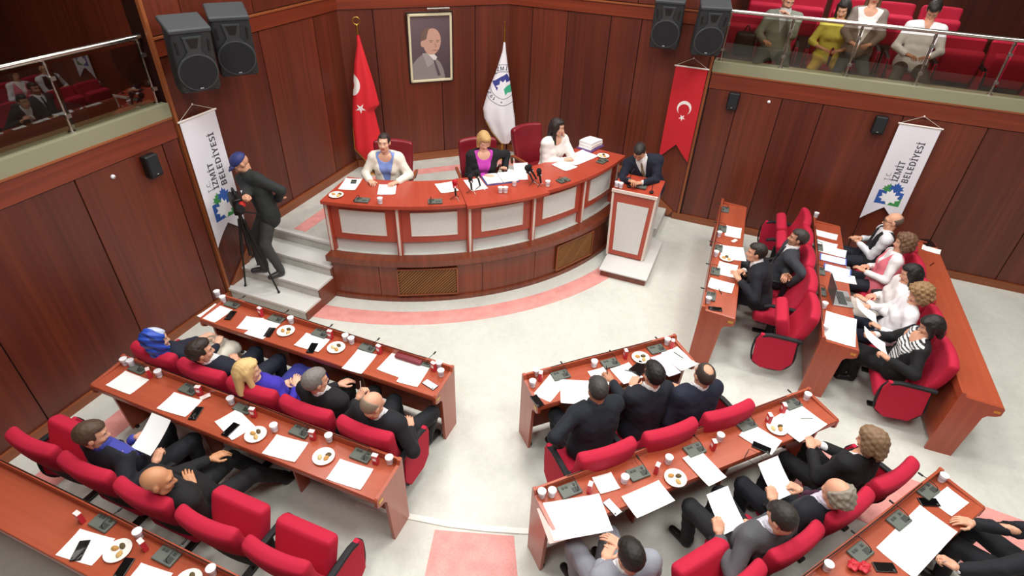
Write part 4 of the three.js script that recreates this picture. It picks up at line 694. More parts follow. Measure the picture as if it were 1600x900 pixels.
// draped flags on poles
function poleFlag(pos, H, outline, tex, label, finial, turn, uvw) {
  const t = thing('pole_flag', label, 'flag', [pos[0], 0.64, pos[1]], turn);
  obj('base', lathe([[0, 0], [0.16, 0], [0.16, 0.02], [0.1, 0.035], [0.04, 0.06], [0.025, 0.1], [0, 0.1]], 28), M.gold, t); obj('pole', bar([0, 0.08, 0], [0, H, 0], 0.014, 10), M.gold, t);
  if (finial === 'ring') { const r = new THREE.TorusGeometry(0.05, 0.007, 8, 28); r.translate(0, H + 0.09, 0); obj('crescent_finial', r, M.gold, t); const s = lathe([[0, 0], [0.018, 0.01], [0.01, 0.04], [0, 0.045]], 10); s.translate(0, H, 0); obj('finial_base', s, M.gold, t); } else { const s = lathe([[0, 0], [0.016, 0.02], [0.009, 0.05], [0.006, 0.13], [0.008, 0.14], [0, 0.15]], 12); s.translate(0, H - 0.02, 0); obj('spear_finial', s, M.gold, t); }
  const ny = outline.length, NS = 40, sub = 5, rows = []; for (let i = 0; i + 1 < ny; i++) for (let k = 0; k < sub; k++) { const q = k / sub, A = outline[i], B = outline[i + 1]; rows.push(A.map((v, j) => v + (B[j] - v) * q)); } rows.push(outline[ny - 1]);
  const x0 = Math.min(...outline.map(o => o[1])), x1 = Math.max(...outline.map(o => o[2])), yT = outline[0][0], yB = outline[ny - 1][0], pts = [], uv = [], idx = [];
  rows.forEach(([y, l, r], j) => { for (let i = 0; i <= NS; i++) { const a = i / NS * Math.PI * 2, w = (r - l) / 2, c = (r + l) / 2, fold = 1 + 0.16 * Math.sin(a * 5 + y * 1.5) * Math.min(1, w * 8), x = c + w * Math.cos(a), z = Math.sin(a) * (0.02 + w * 0.42) * fold; pts.push(x, y, z); uv.push((x - x0) / (x1 - x0), (y - yB) / (yT - yB)); } });
  for (let j = 0; j + 1 < rows.length; j++) for (let i = 0; i < NS; i++) { const a = j * (NS + 1) + i; idx.push(a, a + 1, a + NS + 1, a + 1, a + NS + 2, a + NS + 1); }
  const g = new THREE.BufferGeometry(); g.setAttribute('position', new THREE.Float32BufferAttribute(pts, 3)); g.setAttribute('uv', new THREE.Float32BufferAttribute(uv, 2)); g.setIndex(idx); g.computeVertexNormals();
  const cl_ = obj('flag_cloth', g, std({ map: tex, roughness: 0.7, side: THREE.DoubleSide }), t);
  const last = rows[rows.length - 1], fr = []; for (let i = 0; i < rows.length; i += 1) { if (i < rows.length * 0.72) continue; const [y, l] = rows[i]; fr.push([l, y, 0.01]); } if (fr.length > 2) obj('gold_fringe', tube(fr, 0.014, 20, 6), M.gold, cl_);
}

// ---------------------------------------------------------------- people: signed-distance bodies meshed with surface nets
// primitives: {a, b, ra, rb, k} tapered capsule; {c, r:[x,y,z], k} ellipsoid; sub: true carves
function sdfMesh(prims, cell, cut, noise) {
  const lo = [1e9, 1e9, 1e9], hi = [-1e9, -1e9, -1e9];
  const bounds = p => p.c ? [p.c.map((v, i) => v - p.r[i]), p.c.map((v, i) => v + p.r[i])] : [p.a.map((v, i) => Math.min(v - p.ra, p.b[i] - p.rb)), p.a.map((v, i) => Math.max(v + p.ra, p.b[i] + p.rb))];
  for (const p of prims) if (!p.sub) { const [l, h] = bounds(p); for (let i = 0; i < 3; i++) { lo[i] = Math.min(lo[i], l[i]); hi[i] = Math.max(hi[i], h[i]); } }
  const m = cell * 2.5 + 0.012; for (let i = 0; i < 3; i++) { lo[i] -= m; hi[i] += m; }
  const N = [0, 1, 2].map(i => Math.ceil((hi[i] - lo[i]) / cell) + 1), [nx, ny, nz] = N, F = new Float32Array(nx * ny * nz).fill(0.3);
  for (const p of prims) {
    const k = p.k === undefined ? 0.03 : p.k, [l, h] = bounds(p), pad = k + cell * 2.2 + 0.004;
    const i0 = [0, 1, 2].map(i => Math.max(0, Math.floor((l[i] - pad - lo[i]) / cell))), i1 = [0, 1, 2].map(i => Math.min(N[i] - 1, Math.ceil((h[i] + pad - lo[i]) / cell)));
    let ax, ay, az, bx_, by_, bz_, bb, mr; if (!p.c) { [ax, ay, az] = p.a; bx_ = p.b[0] - ax; by_ = p.b[1] - ay; bz_ = p.b[2] - az; bb = bx_ * bx_ + by_ * by_ + bz_ * bz_ || 1e-9; } else mr = Math.min(...p.r);
    for (let z = i0[2]; z <= i1[2]; z++) for (let y = i0[1]; y <= i1[1]; y++) for (let x = i0[0]; x <= i1[0]; x++) {
      const px = lo[0] + x * cell, py = lo[1] + y * cell, pz = lo[2] + z * cell; let d;
      if (p.c) { const ex = (px - p.c[0]) / p.r[0], ey = (py - p.c[1]) / p.r[1], ez = (pz - p.c[2]) / p.r[2]; d = (Math.sqrt(ex * ex + ey * ey + ez * ez) - 1) * mr; }
      else { const qx = px - ax, qy = py - ay, qz = pz - az; let t = (qx * bx_ + qy * by_ + qz * bz_) / bb; t = t < 0 ? 0 : t > 1 ? 1 : t; const ex = qx - bx_ * t, ey = qy - by_ * t, ez = qz - bz_ * t; d = Math.sqrt(ex * ex + ey * ey + ez * ez) - (p.ra + (p.rb - p.ra) * t); }
      const id = (z * ny + y) * nx + x, f = F[id];
      if (p.sub) { const e = -d, hh = Math.max(k - Math.abs(f - e), 0) / (k || 1); F[id] = Math.max(f, e) + hh * hh * k * 0.25; }
      else { const hh = Math.max(k - Math.abs(f - d), 0) / (k || 1); F[id] = Math.min(f, d) - hh * hh * k * 0.25; }
    }
  }
  if (cut || noise) for (let z = 0, id = 0; z < nz; z++) for (let y = 0; y < ny; y++) for (let x = 0; x < nx; x++, id++) {
    if (F[id] > 0.06 || F[id] < -0.06) { if (!cut || F[id] > 0.06) continue; }
    const px = lo[0] + x * cell, py = lo[1] + y * cell, pz = lo[2] + z * cell; if (noise) F[id] += noise(px, py, pz); if (cut) F[id] = Math.max(F[id], cut(px, py, pz));
  }
  // surface nets
  const pos = [], idx = [], map = new Int32Array(nx * ny * nz).fill(-1), sy = nx, sz = nx * ny;
  for (let z = 0; z < nz - 1; z++) for (let y = 0; y < ny - 1; y++) for (let x = 0; x < nx - 1; x++) {
    const b = z * sz + y * sy + x; let mask = 0;
    for (let c = 0; c < 8; c++) if (F[b + (c & 1) + ((c >> 1) & 1) * sy + (c >> 2) * sz] < 0) mask |= 1 << c;
    if (mask === 0 || mask === 255) continue;
    let sx = 0, s1 = 0, s2 = 0, n = 0;
    for (let e = 0; e < 12; e++) {
      const ax = e >> 2, q = e & 3, o = ax === 0 ? [0, q & 1, q >> 1] : ax === 1 ? [q & 1, 0, q >> 1] : [q & 1, q >> 1, 0];
      const i0 = b + o[0] + o[1] * sy + o[2] * sz, i1 = i0 + (ax === 0 ? 1 : ax === 1 ? sy : sz), f0 = F[i0], f1 = F[i1];
      if ((f0 < 0) === (f1 < 0)) continue; const t = f0 / (f0 - f1); sx += o[0] + (ax === 0 ? t : 0); s1 += o[1] + (ax === 1 ? t : 0); s2 += o[2] + (ax === 2 ? t : 0); n++;
    }
    map[b] = pos.length / 3; pos.push(lo[0] + (x + sx / n) * cell, lo[1] + (y + s1 / n) * cell, lo[2] + (z + s2 / n) * cell);
  }
  for (let z = 1; z < nz - 1; z++) for (let y = 1; y < ny - 1; y++) for (let x = 1; x < nx - 1; x++) {
    const b = z * sz + y * sy + x, s = F[b] < 0;
    if (s !== (F[b + 1] < 0)) quadI(map[b], map[b - sy], map[b - sy - sz], map[b - sz], s);
    if (s !== (F[b + sy] < 0)) quadI(map[b], map[b - sz], map[b - sz - 1], map[b - 1], s);
    if (s !== (F[b + sz] < 0)) quadI(map[b], map[b - 1], map[b - 1 - sy], map[b - sy], s);
  }
  function quadI(a, b, c, d, s) { if (a < 0 || b < 0 || c < 0 || d < 0) return; if (s) idx.push(a, c, b, a, d, c); else idx.push(a, b, c, a, c, d); }
  const g = new THREE.BufferGeometry(); g.setAttribute('position', new THREE.Float32BufferAttribute(pos, 3)); g.setIndex(idx); g.computeVertexNormals();
  const ca = g.attributes.normal; let flip = 0; // orient outwards
  let vol = 0; for (let i = 0; i < idx.length; i += 3) { const A = idx[i] * 3, B = idx[i + 1] * 3, C = idx[i + 2] * 3; vol += pos[A] * (pos[B + 1] * pos[C + 2] - pos[B + 2] * pos[C + 1]) - pos[A + 1] * (pos[B] * pos[C + 2] - pos[B + 2] * pos[C]) + pos[A + 2] * (pos[B] * pos[C + 1] - pos[B + 1] * pos[C]); }
  if (vol < 0) { for (let i = 0; i < idx.length; i += 3) { const t = idx[i]; idx[i] = idx[i + 1]; idx[i + 1] = t; } g.setIndex(idx); g.computeVertexNormals(); }
  return g;
}
const cap = (a, b, ra, rb = ra, k = 0.03) => ({ a, b, ra, rb, k }), ell = (c, r, k = 0.02) => ({ c, r, k });
const add3 = (a, b, s = 1) => [a[0] + b[0] * s, a[1] + b[1] * s, a[2] + b[2] * s], sub3 = (a, b) => [a[0] - b[0], a[1] - b[1], a[2] - b[2]], len3 = a => Math.hypot(...a), nrm3 = a => { const l = len3(a) || 1; return a.map(v => v / l); }, lerp3 = (a, b, t) => a.map((v, i) => v + (b[i] - v) * t), cross3 = (a, b) => [a[1] * b[2] - a[2] * b[1], a[2] * b[0] - a[0] * b[2], a[0] * b[1] - a[1] * b[0]], dot3 = (a, b) => a[0] * b[0] + a[1] * b[1] + a[2] * b[2];

// heads, in a frame centred between the ears, face towards +z
function headGeo(f) {
  const s = f ? 0.95 : 1;
  const P = [ell([0, 0.028, -0.015], [0.076, 0.094, 0.097]), ell([0, -0.03, 0.026], [0.061, 0.085, 0.066]), cap([-0.033, -0.082, 0.03], [0.033, -0.082, 0.03], f ? 0.022 : 0.028, f ? 0.022 : 0.028), cap([0, -0.1, 0.055], [0, -0.1, 0.06], f ? 0.016 : 0.021),
    cap([0, 0.01, 0.086], [0, -0.034, 0.107], 0.007, f ? 0.011 : 0.0135, 0.012), cap([-0.016, -0.038, 0.092], [0.016, -0.038, 0.092], 0.009, 0.009, 0.01), cap([-0.034, 0.026, 0.076], [0.034, 0.026, 0.076], f ? 0.011 : 0.014), ell([-0.038, -0.028, 0.062], [0.024, 0.022, 0.022]), ell([0.038, -0.028, 0.062], [0.024, 0.022, 0.022]),
    { c: [-0.031, 0.004, 0.097], r: [0.016, 0.011, 0.014], k: 0.01, sub: true }, { c: [0.031, 0.004, 0.097], r: [0.016, 0.011, 0.014], k: 0.01, sub: true },
    ell([-0.031, 0.004, 0.078], [0.0125, 0.0125, 0.0125], 0.002), ell([0.031, 0.004, 0.078], [0.0125, 0.0125, 0.0125], 0.002),
    cap([-0.019, -0.064, 0.087], [0.019, -0.064, 0.087], 0.006, 0.006, 0.008), cap([-0.016, -0.073, 0.086], [0.016, -0.073, 0.086], 0.0065, 0.0065, 0.006),
    ell([-0.079, -0.003, -0.008], [0.011, 0.031, 0.019], 0.008), ell([0.079, -0.003, -0.008], [0.011, 0.031, 0.019], 0.008)];
  const g = sdfMesh(P, 0.0062); g.scale(s, s, s);
  // zone codes: 0 skin, 1 eye white, 2 iris, 3 lips, 4 brow, 5 beard area
  const p = g.attributes.position, z = new Uint8Array(p.count);
  for (let i = 0; i < p.count; i++) {
    const x = p.getX(i) / s, y = p.getY(i) / s, q = p.getZ(i) / s, ax = Math.abs(x), d = Math.hypot(ax - 0.031, y - 0.004);
    if (q > 0.07 && d < 0.0115 && Math.abs(y - 0.004) < 0.0065) z[i] = d < 0.0058 ? 2 : 1;
    else if (q > 0.078 && ax < 0.024 && y < -0.058 && y > -0.079) z[i] = 3;
    else if (q > 0.055 && ax > 0.012 && ax < 0.052 && y > (f ? 0.021 : 0.019) && y < (f ? 0.0275 : 0.030)) z[i] = 4;
    else if (q > -0.02 && y < -0.045 && y > -0.125 && !(ax < 0.018 && y > -0.05)) z[i] = 5;
  }
  g.userData = { zone: z }; return g;
}
const HEADS = { m: headGeo(false), f: headGeo(true) };
// hands: palm at origin, fingers along +z, back of the hand +y, thumb on -x (the person's left hand); three poses
function handGeo(pose) {
  const P = [], C = { relaxed: [16, 24, 18], grip: [48, 62, 40], flat: [4, 8, 6] }[pose];
  P.push(cap([-0.026, 0, -0.03], [-0.024, 0, 0.038], 0.015, 0.0135, 0.015), cap([0, 0.002, -0.035], [0, 0.002, 0.042], 0.016, 0.0135, 0.015), cap([0.026, 0, -0.028], [0.028, -0.002, 0.034], 0.0145, 0.012, 0.015), cap([0, 0, -0.04], [0, 0, -0.085], 0.023, 0.026, 0.02));
  [[-0.029, 0.072, 0.0088], [-0.0095, 0.08, 0.009], [0.0105, 0.074, 0.0086], [0.029, 0.058, 0.0078]].forEach(([x, L, r], i) => {
    let q = [x, 0.001, 0.04 - Math.abs(x + 0.008) * 0.25], a = 0; const sp = (x) * 1.6;
    [0.46, 0.31, 0.25].forEach((f, j) => { a += rad(C[j] + i * 2); const n = add3(q, [Math.sin(sp) * Math.cos(a) * L * f * 1.05, -Math.sin(a) * L * f, Math.cos(a) * Math.cos(sp) * L * f]); P.push(cap(q, n, r * (1 - j * 0.07), r * (0.95 - j * 0.09), 0.004)); q = n; });
  });
  const tb = pose === 'grip' ? [[-0.034, -0.008, -0.02], [-0.05, -0.026, 0.012], [-0.036, -0.036, 0.042], [-0.02, -0.036, 0.058]] : [[-0.03, -0.004, -0.025], [-0.054, -0.012, 0.0], [-0.064, -0.018, 0.03], [-0.062, -0.022, 0.052]];
  for (let j = 0; j < 3; j++) P.push(cap(tb[j], tb[j + 1], [0.0145, 0.011, 0.0098][j], [0.011, 0.0098, 0.0082][j], 0.007));
  return sdfMesh(P, 0.0052);
}
const HANDS = { relaxed: handGeo('relaxed'), grip: handGeo('grip'), flat: handGeo('flat') };
function mirrorX(g) { const q = g.clone(); q.scale(-1, 1, 1); const ix = q.index.array.slice(); for (let i = 0; i < ix.length; i += 3) { const t = ix[i]; ix[i] = ix[i + 1]; ix[i + 1] = t; } q.setIndex(new THREE.BufferAttribute(ix, 1)); q.computeVertexNormals(); return q; }
const HANDS_R = Object.fromEntries(Object.entries(HANDS).map(([k, g]) => [k, mirrorX(g)]));
const basis = (x, y, z, o) => new THREE.Matrix4().set(x[0], y[0], z[0], o[0], x[1], y[1], z[1], o[1], x[2], y[2], z[2], o[2], 0, 0, 0, 1);

// hair, in the head frame
function hairGeo(style, f) {
  const s = f ? 0.95 : 1; let P = [], cut = null, noise = null; const t = style;
  const frontCut = (x, y, z, line = 0.07, zz = 0.03) => Math.min(z - zz + 0.25 * Math.max(0, y - 0.03), line - y), sideCut = (y, z, z0 = -0.03, y0 = 0.0) => Math.min(z - z0, y0 - y);
  const n3 = (a, q) => (x, y, z) => a * (Math.sin(x * q) * Math.sin(y * q * 1.1 + 1) * Math.sin(z * q * 0.9 + 2)) + a * 0.5 * Math.sin(x * q * 2.1 + y * q * 1.7) * Math.sin(z * q * 2.3);
  const cran = r => ell([0, 0.032, -0.018], [0.077 + r, 0.095 + r, 0.098 + r]);
  if (t === 'short') { P = [cran(0.009), ell([0, 0.075, 0.02], [0.066, 0.052, 0.075])]; cut = (x, y, z) => Math.max(frontCut(x, y, z), sideCut(y, z), -0.075 - y); noise = n3(0.0025, 120); }
  if (t === 'quiff') { P = [cran(0.01), ell([0, 0.095, 0.03], [0.06, 0.045, 0.068])]; cut = (x, y, z) => Math.max(frontCut(x, y, z, 0.072, 0.04), sideCut(y, z), -0.07 - y); noise = n3(0.003, 110); }
  if (t === 'crop') { P = [cran(0.0055)]; cut = (x, y, z) => Math.max(frontCut(x, y, z, 0.075), sideCut(y, z), -0.06 - y); }
  if (t === 'ring') { P = [cran(0.005)]; cut = (x, y, z) => Math.max(frontCut(x, y, z, 0.2, 0.0), y - 0.062 + 0.35 * (z + 0.05), sideCut(y, z), -0.07 - y); }
  if (t === 'bald_back') { P = [cran(0.006)]; cut = (x, y, z) => Math.max(frontCut(x, y, z, 0.085, 0.035), 0.043 - Math.hypot(x, (z + 0.055) * 0.85, Math.max(0, 0.09 - y)), sideCut(y, z), -0.07 - y); }
  if (t === 'curly_ring') { P = [cran(0.022), ell([-0.07, -0.02, -0.03], [0.03, 0.05, 0.05]), ell([0.07, -0.02, -0.03], [0.03, 0.05, 0.05]), ell([0, -0.03, -0.09], [0.07, 0.06, 0.035])]; cut = (x, y, z) => Math.max(frontCut(x, y, z, 0.3, 0.01), y - 0.065 + 0.25 * (z + 0.03), sideCut(y, z, -0.0, 0.0), -0.09 - y); noise = n3(0.007, 90); }
  if (t === 'bob') { P = [cran(0.016), cap([-0.074, 0.03, -0.005], [-0.075, -0.085, 0.015], 0.03, 0.026), cap([0.074, 0.03, -0.005], [0.075, -0.085, 0.015], 0.03, 0.026), cap([-0.04, 0.0, -0.085], [-0.045, -0.1, -0.07], 0.042, 0.036), cap([0.04, 0.0, -0.085], [0.045, -0.1, -0.07], 0.042, 0.036), ell([0.02, 0.09, 0.045], [0.062, 0.036, 0.055])]; cut = (x, y, z) => Math.max(Math.min(z - 0.03, 0.066 - y, 0.058 - Math.abs(x)), Math.min(z - 0.055, 0.05 - y)); noise = n3(0.002, 100); }
  if (t === 'long' || t === 'long_blonde') { const L = t === 'long' ? -0.27 : -0.2; P = [cran(0.014), cap([-0.072, 0.03, -0.02], [-0.085, L + 0.04, 0.02], 0.03, 0.028), cap([0.072, 0.03, -0.02], [0.085, L + 0.04, 0.02], 0.03, 0.028), cap([-0.04, 0.0, -0.085], [-0.055, L, -0.085], 0.042, 0.034), cap([0.04, 0.0, -0.085], [0.055, L, -0.085], 0.042, 0.034), cap([0, 0.0, -0.095], [0, L, -0.1], 0.042, 0.03), ell([0, 0.09, 0.035], [0.06, 0.036, 0.058])]; cut = (x, y, z) => Math.max(Math.min(z - 0.035, 0.07 - y, 0.06 - Math.abs(x)), Math.min(z - 0.06, 0.05 - y)); noise = (x, y, z) => 0.003 * Math.sin(x * 170 + z * 60) * Math.sin(z * 150 + y * 12); }
  if (t === 'ponytail') { P = [cran(0.008), cap([0, 0.01, -0.11], [0.0, -0.16, -0.13], 0.03, 0.018)]; cut = (x, y, z) => Math.max(frontCut(x, y, z, 0.078, 0.045), sideCut(y, z, -0.02, 0.0), Math.min(-0.07 - y, z + 0.09)); }
  if (t === 'curly') { P = [cran(0.035), ell([-0.085, -0.03, -0.02], [0.045, 0.07, 0.06]), ell([0.085, -0.03, -0.02], [0.045, 0.07, 0.06]), ell([0, -0.04, -0.1], [0.09, 0.08, 0.05]), ell([0, 0.1, 0.03], [0.075, 0.045, 0.07])]; cut = (x, y, z) => Math.max(Math.min(z - 0.03, 0.07 - y, 0.062 - Math.abs(x)), Math.min(z - 0.06, 0.05 - y)); noise = n3(0.011, 75); }
  if (t === 'wavy') { P = [cran(0.022), ell([-0.078, -0.03, -0.01], [0.036, 0.075, 0.05]), ell([0.078, -0.03, -0.01], [0.036, 0.075, 0.05]), ell([0, -0.05, -0.09], [0.085, 0.09, 0.045]), ell([0, 0.095, 0.03], [0.068, 0.04, 0.065])]; cut = (x, y, z) => Math.max(Math.min(z - 0.03, 0.07 - y, 0.06 - Math.abs(x)), Math.min(z - 0.055, 0.05 - y)); noise = n3(0.006, 85); }
  if (t === 'scarf') { P = [ell([0, 0.035, -0.025], [0.093, 0.112, 0.122]), ell([0, -0.06, -0.01], [0.082, 0.11, 0.09], 0.05), cap([0, -0.1, 0.0], [0, -0.2, 0.02], 0.085, 0.1, 0.06), cap([-0.05, -0.14, 0.06], [0.03, -0.24, 0.1], 0.03, 0.02)]; cut = (x, y, z) => Math.min(z - 0.045, 1 - Math.hypot(x / 0.062, (y + 0.015) / 0.088)) ; noise = (x, y, z) => 0.004 * Math.sin(y * 90 + x * 60 + z * 40); }
  if (t === 'cap') { P = [ell([0, 0.05, -0.012], [0.09, 0.085, 0.108])]; cut = (x, y, z) => 0.035 - y; P.push({ a: [-0.05, 0.045, 0.1], b: [0.05, 0.045, 0.1], ra: 0.02, rb: 0.02, k: 0.01 }, cap([-0.04, 0.04, 0.13], [0.04, 0.04, 0.13], 0.012, 0.012, 0.01), cap([-0.03, 0.036, 0.155], [0.03, 0.036, 0.155], 0.008, 0.008, 0.012)); cut = (x, y, z) => Math.max(0.03 - y, z > 0.09 ? y - 0.052 : -1); }
  if (!P.length) return null;
  const g = sdfMesh(P, 0.0078, cut, noise); g.scale(s, s, s); return g;
}
const hairCache = {};
function ik(S, T, l1, l2, pole) {
  let d = sub3(T, S), L = len3(d); const mx = (l1 + l2) * 0.995; if (L > mx) { T = add3(S, nrm3(d), mx); d = sub3(T, S); L = mx; }
  const u = nrm3(d), a = (l1 * l1 - l2 * l2 + L * L) / (2 * L), h = Math.sqrt(Math.max(0, l1 * l1 - a * a)), pp = nrm3(sub3(pole, u.map(v => v * dot3(pole, u))));
  return { E: add3(add3(S, u, a), pp, h), T };
}
const matCache = {};
function cloth(c, o = {}) { const key = c + JSON.stringify(o); return matCache[key] ||= phys({ color: c, roughness: 0.85, sheen: 0.2, sheenRoughness: 0.6, sheenColor: new THREE.Color(0x888888), bumpMap: weave, bumpScale: 0.001, ...o }); }
const skinMat = phys({ vertexColors: true, roughness: 0.55, sheen: 0.15, sheenColor: new THREE.Color(0xffc0a0) });
const lin = h => { const c = new THREE.Color(h); return [c.r, c.g, c.b]; };
/* o: label, hip/head/hl/hr world points, yaw, face [yaw, pitch] in degrees, sex, skin, hair [style, colour], top {kind, color, shirt, tie}, legs {kind, color}, shoe */
function person(e, o) {
  const base = o.floor || 0, t = thing('person', o.label, 'person', [e.hip[0], base, e.hip[2]], e.yaw, o.group);
  const cy = Math.cos(-e.yaw), sy = Math.sin(-e.yaw), L = w => { const x = w[0] - e.hip[0], z = w[2] - e.hip[2]; return [cy * x + sy * z, w[1] - base, -sy * x + cy * z]; };
  const f = o.sex === 'f', sc = f ? 0.94 : 1, hipY = e.hip[1] - base, H = [0, hipY, 0], head = L(e.head), dir = nrm3(sub3(head, H));
  const dist = len3(sub3(head, H)), nb = add3(add3(H, dir, dist * 0.765), [0, 0, -(o.hunch || 0)]);   // neck base
  let F = nrm3(sub3([0, 0, 1], dir.map(v => v * dir[2]))), X = cross3(dir, F);                            // X: the person's left
  const tw = rad(o.twist || 0), Xt = add3(X.map(v => v * Math.cos(tw)), F, -Math.sin(tw)), Ft = add3(F.map(v => v * Math.cos(tw)), X, Math.sin(tw));
  const bow = o.bow === undefined ? 0.025 : o.bow, sp = q => add3(lerp3(H, nb, q), F, -bow * Math.sin(q * Math.PI)), belly = o.belly || 0, w = sc * (o.wide || 1), seat = o.stand ? 0 : 1;
  const torso = r => [cap(add3(H, X, 0.085 * w), add3(H, X, -0.085 * w), 0.108 * w + r, 0.108 * w + r, 0.05), cap(add3(add3(sp(0.3), X, 0.065 * w), Ft, 0.01 + belly), add3(add3(sp(0.3), X, -0.065 * w), Ft, 0.01 + belly), 0.104 * w + r + belly * 0.4, 0.104 * w + r + belly * 0.4, 0.08),
    cap(add3(sp(0.6), Xt, 0.08 * w), add3(sp(0.6), Xt, -0.08 * w), 0.108 * w + r, 0.108 * w + r, 0.08), cap(add3(sp(0.84), Xt, 0.1 * w), add3(sp(0.84), Xt, -0.1 * w), 0.083 * w + r, 0.083 * w + r, 0.07),
    ...(f ? [ell(add3(add3(sp(0.62), Xt, 0.065), Ft, 0.085), [0.06 + r, 0.058 + r, 0.05 + r], 0.04), ell(add3(add3(sp(0.62), Xt, -0.065), Ft, 0.085), [0.06 + r, 0.058 + r, 0.05 + r], 0.04)] : [])];
  const SH = s => add3(add3(nb, dir, -0.058), Xt, s * (f ? 0.165 : 0.188) * (o.wide || 1)), neckP = r => cap(add3(nb, dir, -0.03), add3(lerp3(nb, head, 0.72), Ft, -0.012), 0.064 * sc + r, 0.053 * sc + r, 0.03);
  const shoulders = r => [1, -1].map(s => cap(add3(nb, dir, -0.025), SH(s), 0.05 * w + r, 0.057 * w + r, 0.05));
  // arms
  const arms = {}, la = 0.285 * sc, lf = 0.255 * sc;
  for (const [k, s] of [['hl', 1], ['hr', -1]]) {
    let T = e[k] ? L(e[k]) : o[k + 'Local'] ? o[k + 'Local'] : [s * 0.09, hipY + 0.16, 0.30];
    const S = SH(s), hd = nrm3(o[k + 'Dir'] ? o[k + 'Dir'] : add3(nrm3(sub3(T, add3(S, [s * 0.12, -0.28, -0.05]))), [-s * 0.25, 0.05, 0.1])), wr = add3(T, hd, -0.085 * sc);
    const q = ik(S, wr, la, lf, o[k + 'Pole'] || [s * 0.75, -0.8, -0.45]); let up = o[k + 'Up'] || [0, 1, 0];
    arms[k] = { S, E: q.E, W: q.T, hd, up, s, T: add3(q.T, hd, 0.085 * sc) };
  }
  const armP = (r, endCut = 0) => Object.values(arms).flatMap(a => [cap(a.S, a.E, 0.051 * w + r, 0.041 * sc + r, 0.03), cap(a.E, lerp3(a.E, a.W, 1 - endCut), 0.041 * sc + r, 0.03 * sc + r, 0.02)]);
  // legs
  const legs = []; const lt = 0.43 * sc, ls = 0.42 * sc;
  [1, -1].forEach((s, i) => {
    const h = add3(H, X, s * 0.088 * w); let a = e.feet ? L(e.feet[i]) : o.feetLocal ? o.feetLocal[i] : o.stand ? [s * 0.11, 0.09, 0.02] : [s * 0.12, 0.09, 0.40 + (i ? 0.03 : -0.02)];
    a = [a[0], Math.max(a[1], 0.085), a[2]]; const q = ik(h, a, lt, ls, o.stand ? [s * 0.1, 0, 1] : [s * 0.15 + (o.knees || 0) * s, 1, 0.5]); legs.push({ h, K: q.E, A: q.T, s });
  });
  const legP = r => legs.flatMap(l => [cap(l.h, l.K, 0.084 * w + r, 0.06 * sc + r, 0.03), cap(l.K, l.A, 0.057 * sc + r, 0.04 * sc + r, 0.02)]);
  const footP = (l, r) => { const d = nrm3([l.s * 0.25, 0, 1]); return [cap(add3(l.A, [0, -0.045, 0]), add3(add3(l.A, [0, -0.05, 0]), d, 0.15 * sc), 0.038 + r, 0.03 + r, 0.02), cap(l.A, add3(l.A, [0, -0.04, 0]), 0.038 + r, 0.04 + r, 0.02)]; };
  // head frame
  const fy = rad(e.face[0]), fp = rad(e.face[1]), roll = rad(o.roll || 0), fw = [Math.sin(fy) * Math.cos(fp), -Math.sin(fp), Math.cos(fy) * Math.cos(fp)];
  let hu = nrm3(sub3([0, 1, 0], fw.map(v => v * fw[1]))), hx = cross3(hu, fw); if (roll) { const c = Math.cos(roll), s = Math.sin(roll), a = hx, b = hu; hx = add3(a.map(v => v * c), b, s); hu = add3(b.map(v => v * c), a, -s); }
  const HM = basis(hx, hu, fw, head);
  // skin: one continuous figure with finer head and hands merged in
  const skin = lin(o.skin || 0xd9a184), browC = lin(o.hair && o.hair[1] !== undefined && o.hair[0] !== 'scarf' && o.hair[0] !== 'cap' ? o.hair[1] : 0x2a1c14), lipC = lin(f ? 0xb8514e : 0xb5705e), beardC = o.beard ? lin(o.beard) : null;
  const bodyG = sdfMesh([...torso(-0.004), ...shoulders(-0.004), ...armP(-0.002), ...legP(-0.004), ...legs.flatMap(l => footP(l, -0.008))], 0.026);
  const geos = []; const paint = (g, fn) => { const n = g.attributes.position.count, c = new Float32Array(n * 3); for (let i = 0; i < n; i++) { const q = fn(i); c[3 * i] = q[0]; c[3 * i + 1] = q[1]; c[3 * i + 2] = q[2]; } g.setAttribute('color', new THREE.BufferAttribute(c, 3)); if (!g.attributes.uv) g.setAttribute('uv', new THREE.BufferAttribute(new Float32Array(n * 2), 2)); geos.push(g); };
  paint(bodyG, () => skin);
  const hb = V(0, -0.055, -0.012).applyMatrix4(HM).toArray(); paint(sdfMesh([cap(add3(nb, dir, -0.03), hb, 0.06 * sc, 0.052 * sc)], 0.011), () => skin);
  const hg = HEADS[f ? 'f' : 'm'].clone(), zone = HEADS[f ? 'f' : 'm'].userData.zone; hg.applyMatrix4(HM);
  paint(hg, i => { const z = zone[i]; return z === 0 ? skin : z === 1 ? [0.8, 0.78, 0.75] : z === 2 ? [0.03, 0.02, 0.015] : z === 3 ? lipC : z === 4 ? browC.map(v => v * 0.7) : beardC ? lerp3(skin, beardC, o.beardMix || 0.55) : skin; });
  for (const a of Object.values(arms)) {
    const pose = (a.s > 0 ? o.poseL : o.poseR) || o.pose || 'relaxed', g = (a.s > 0 ? HANDS : HANDS_R)[pose].clone(); let up = nrm3(sub3(a.up, a.hd.map(v => v * dot3(a.up, a.hd)))), x = cross3(up, a.hd);
    g.scale(sc, sc, sc); g.applyMatrix4(basis(x, up, a.hd, a.T)); paint(g, () => skin);
  }
  obj('body', mergeGeometries(geos, false), skinMat, t);
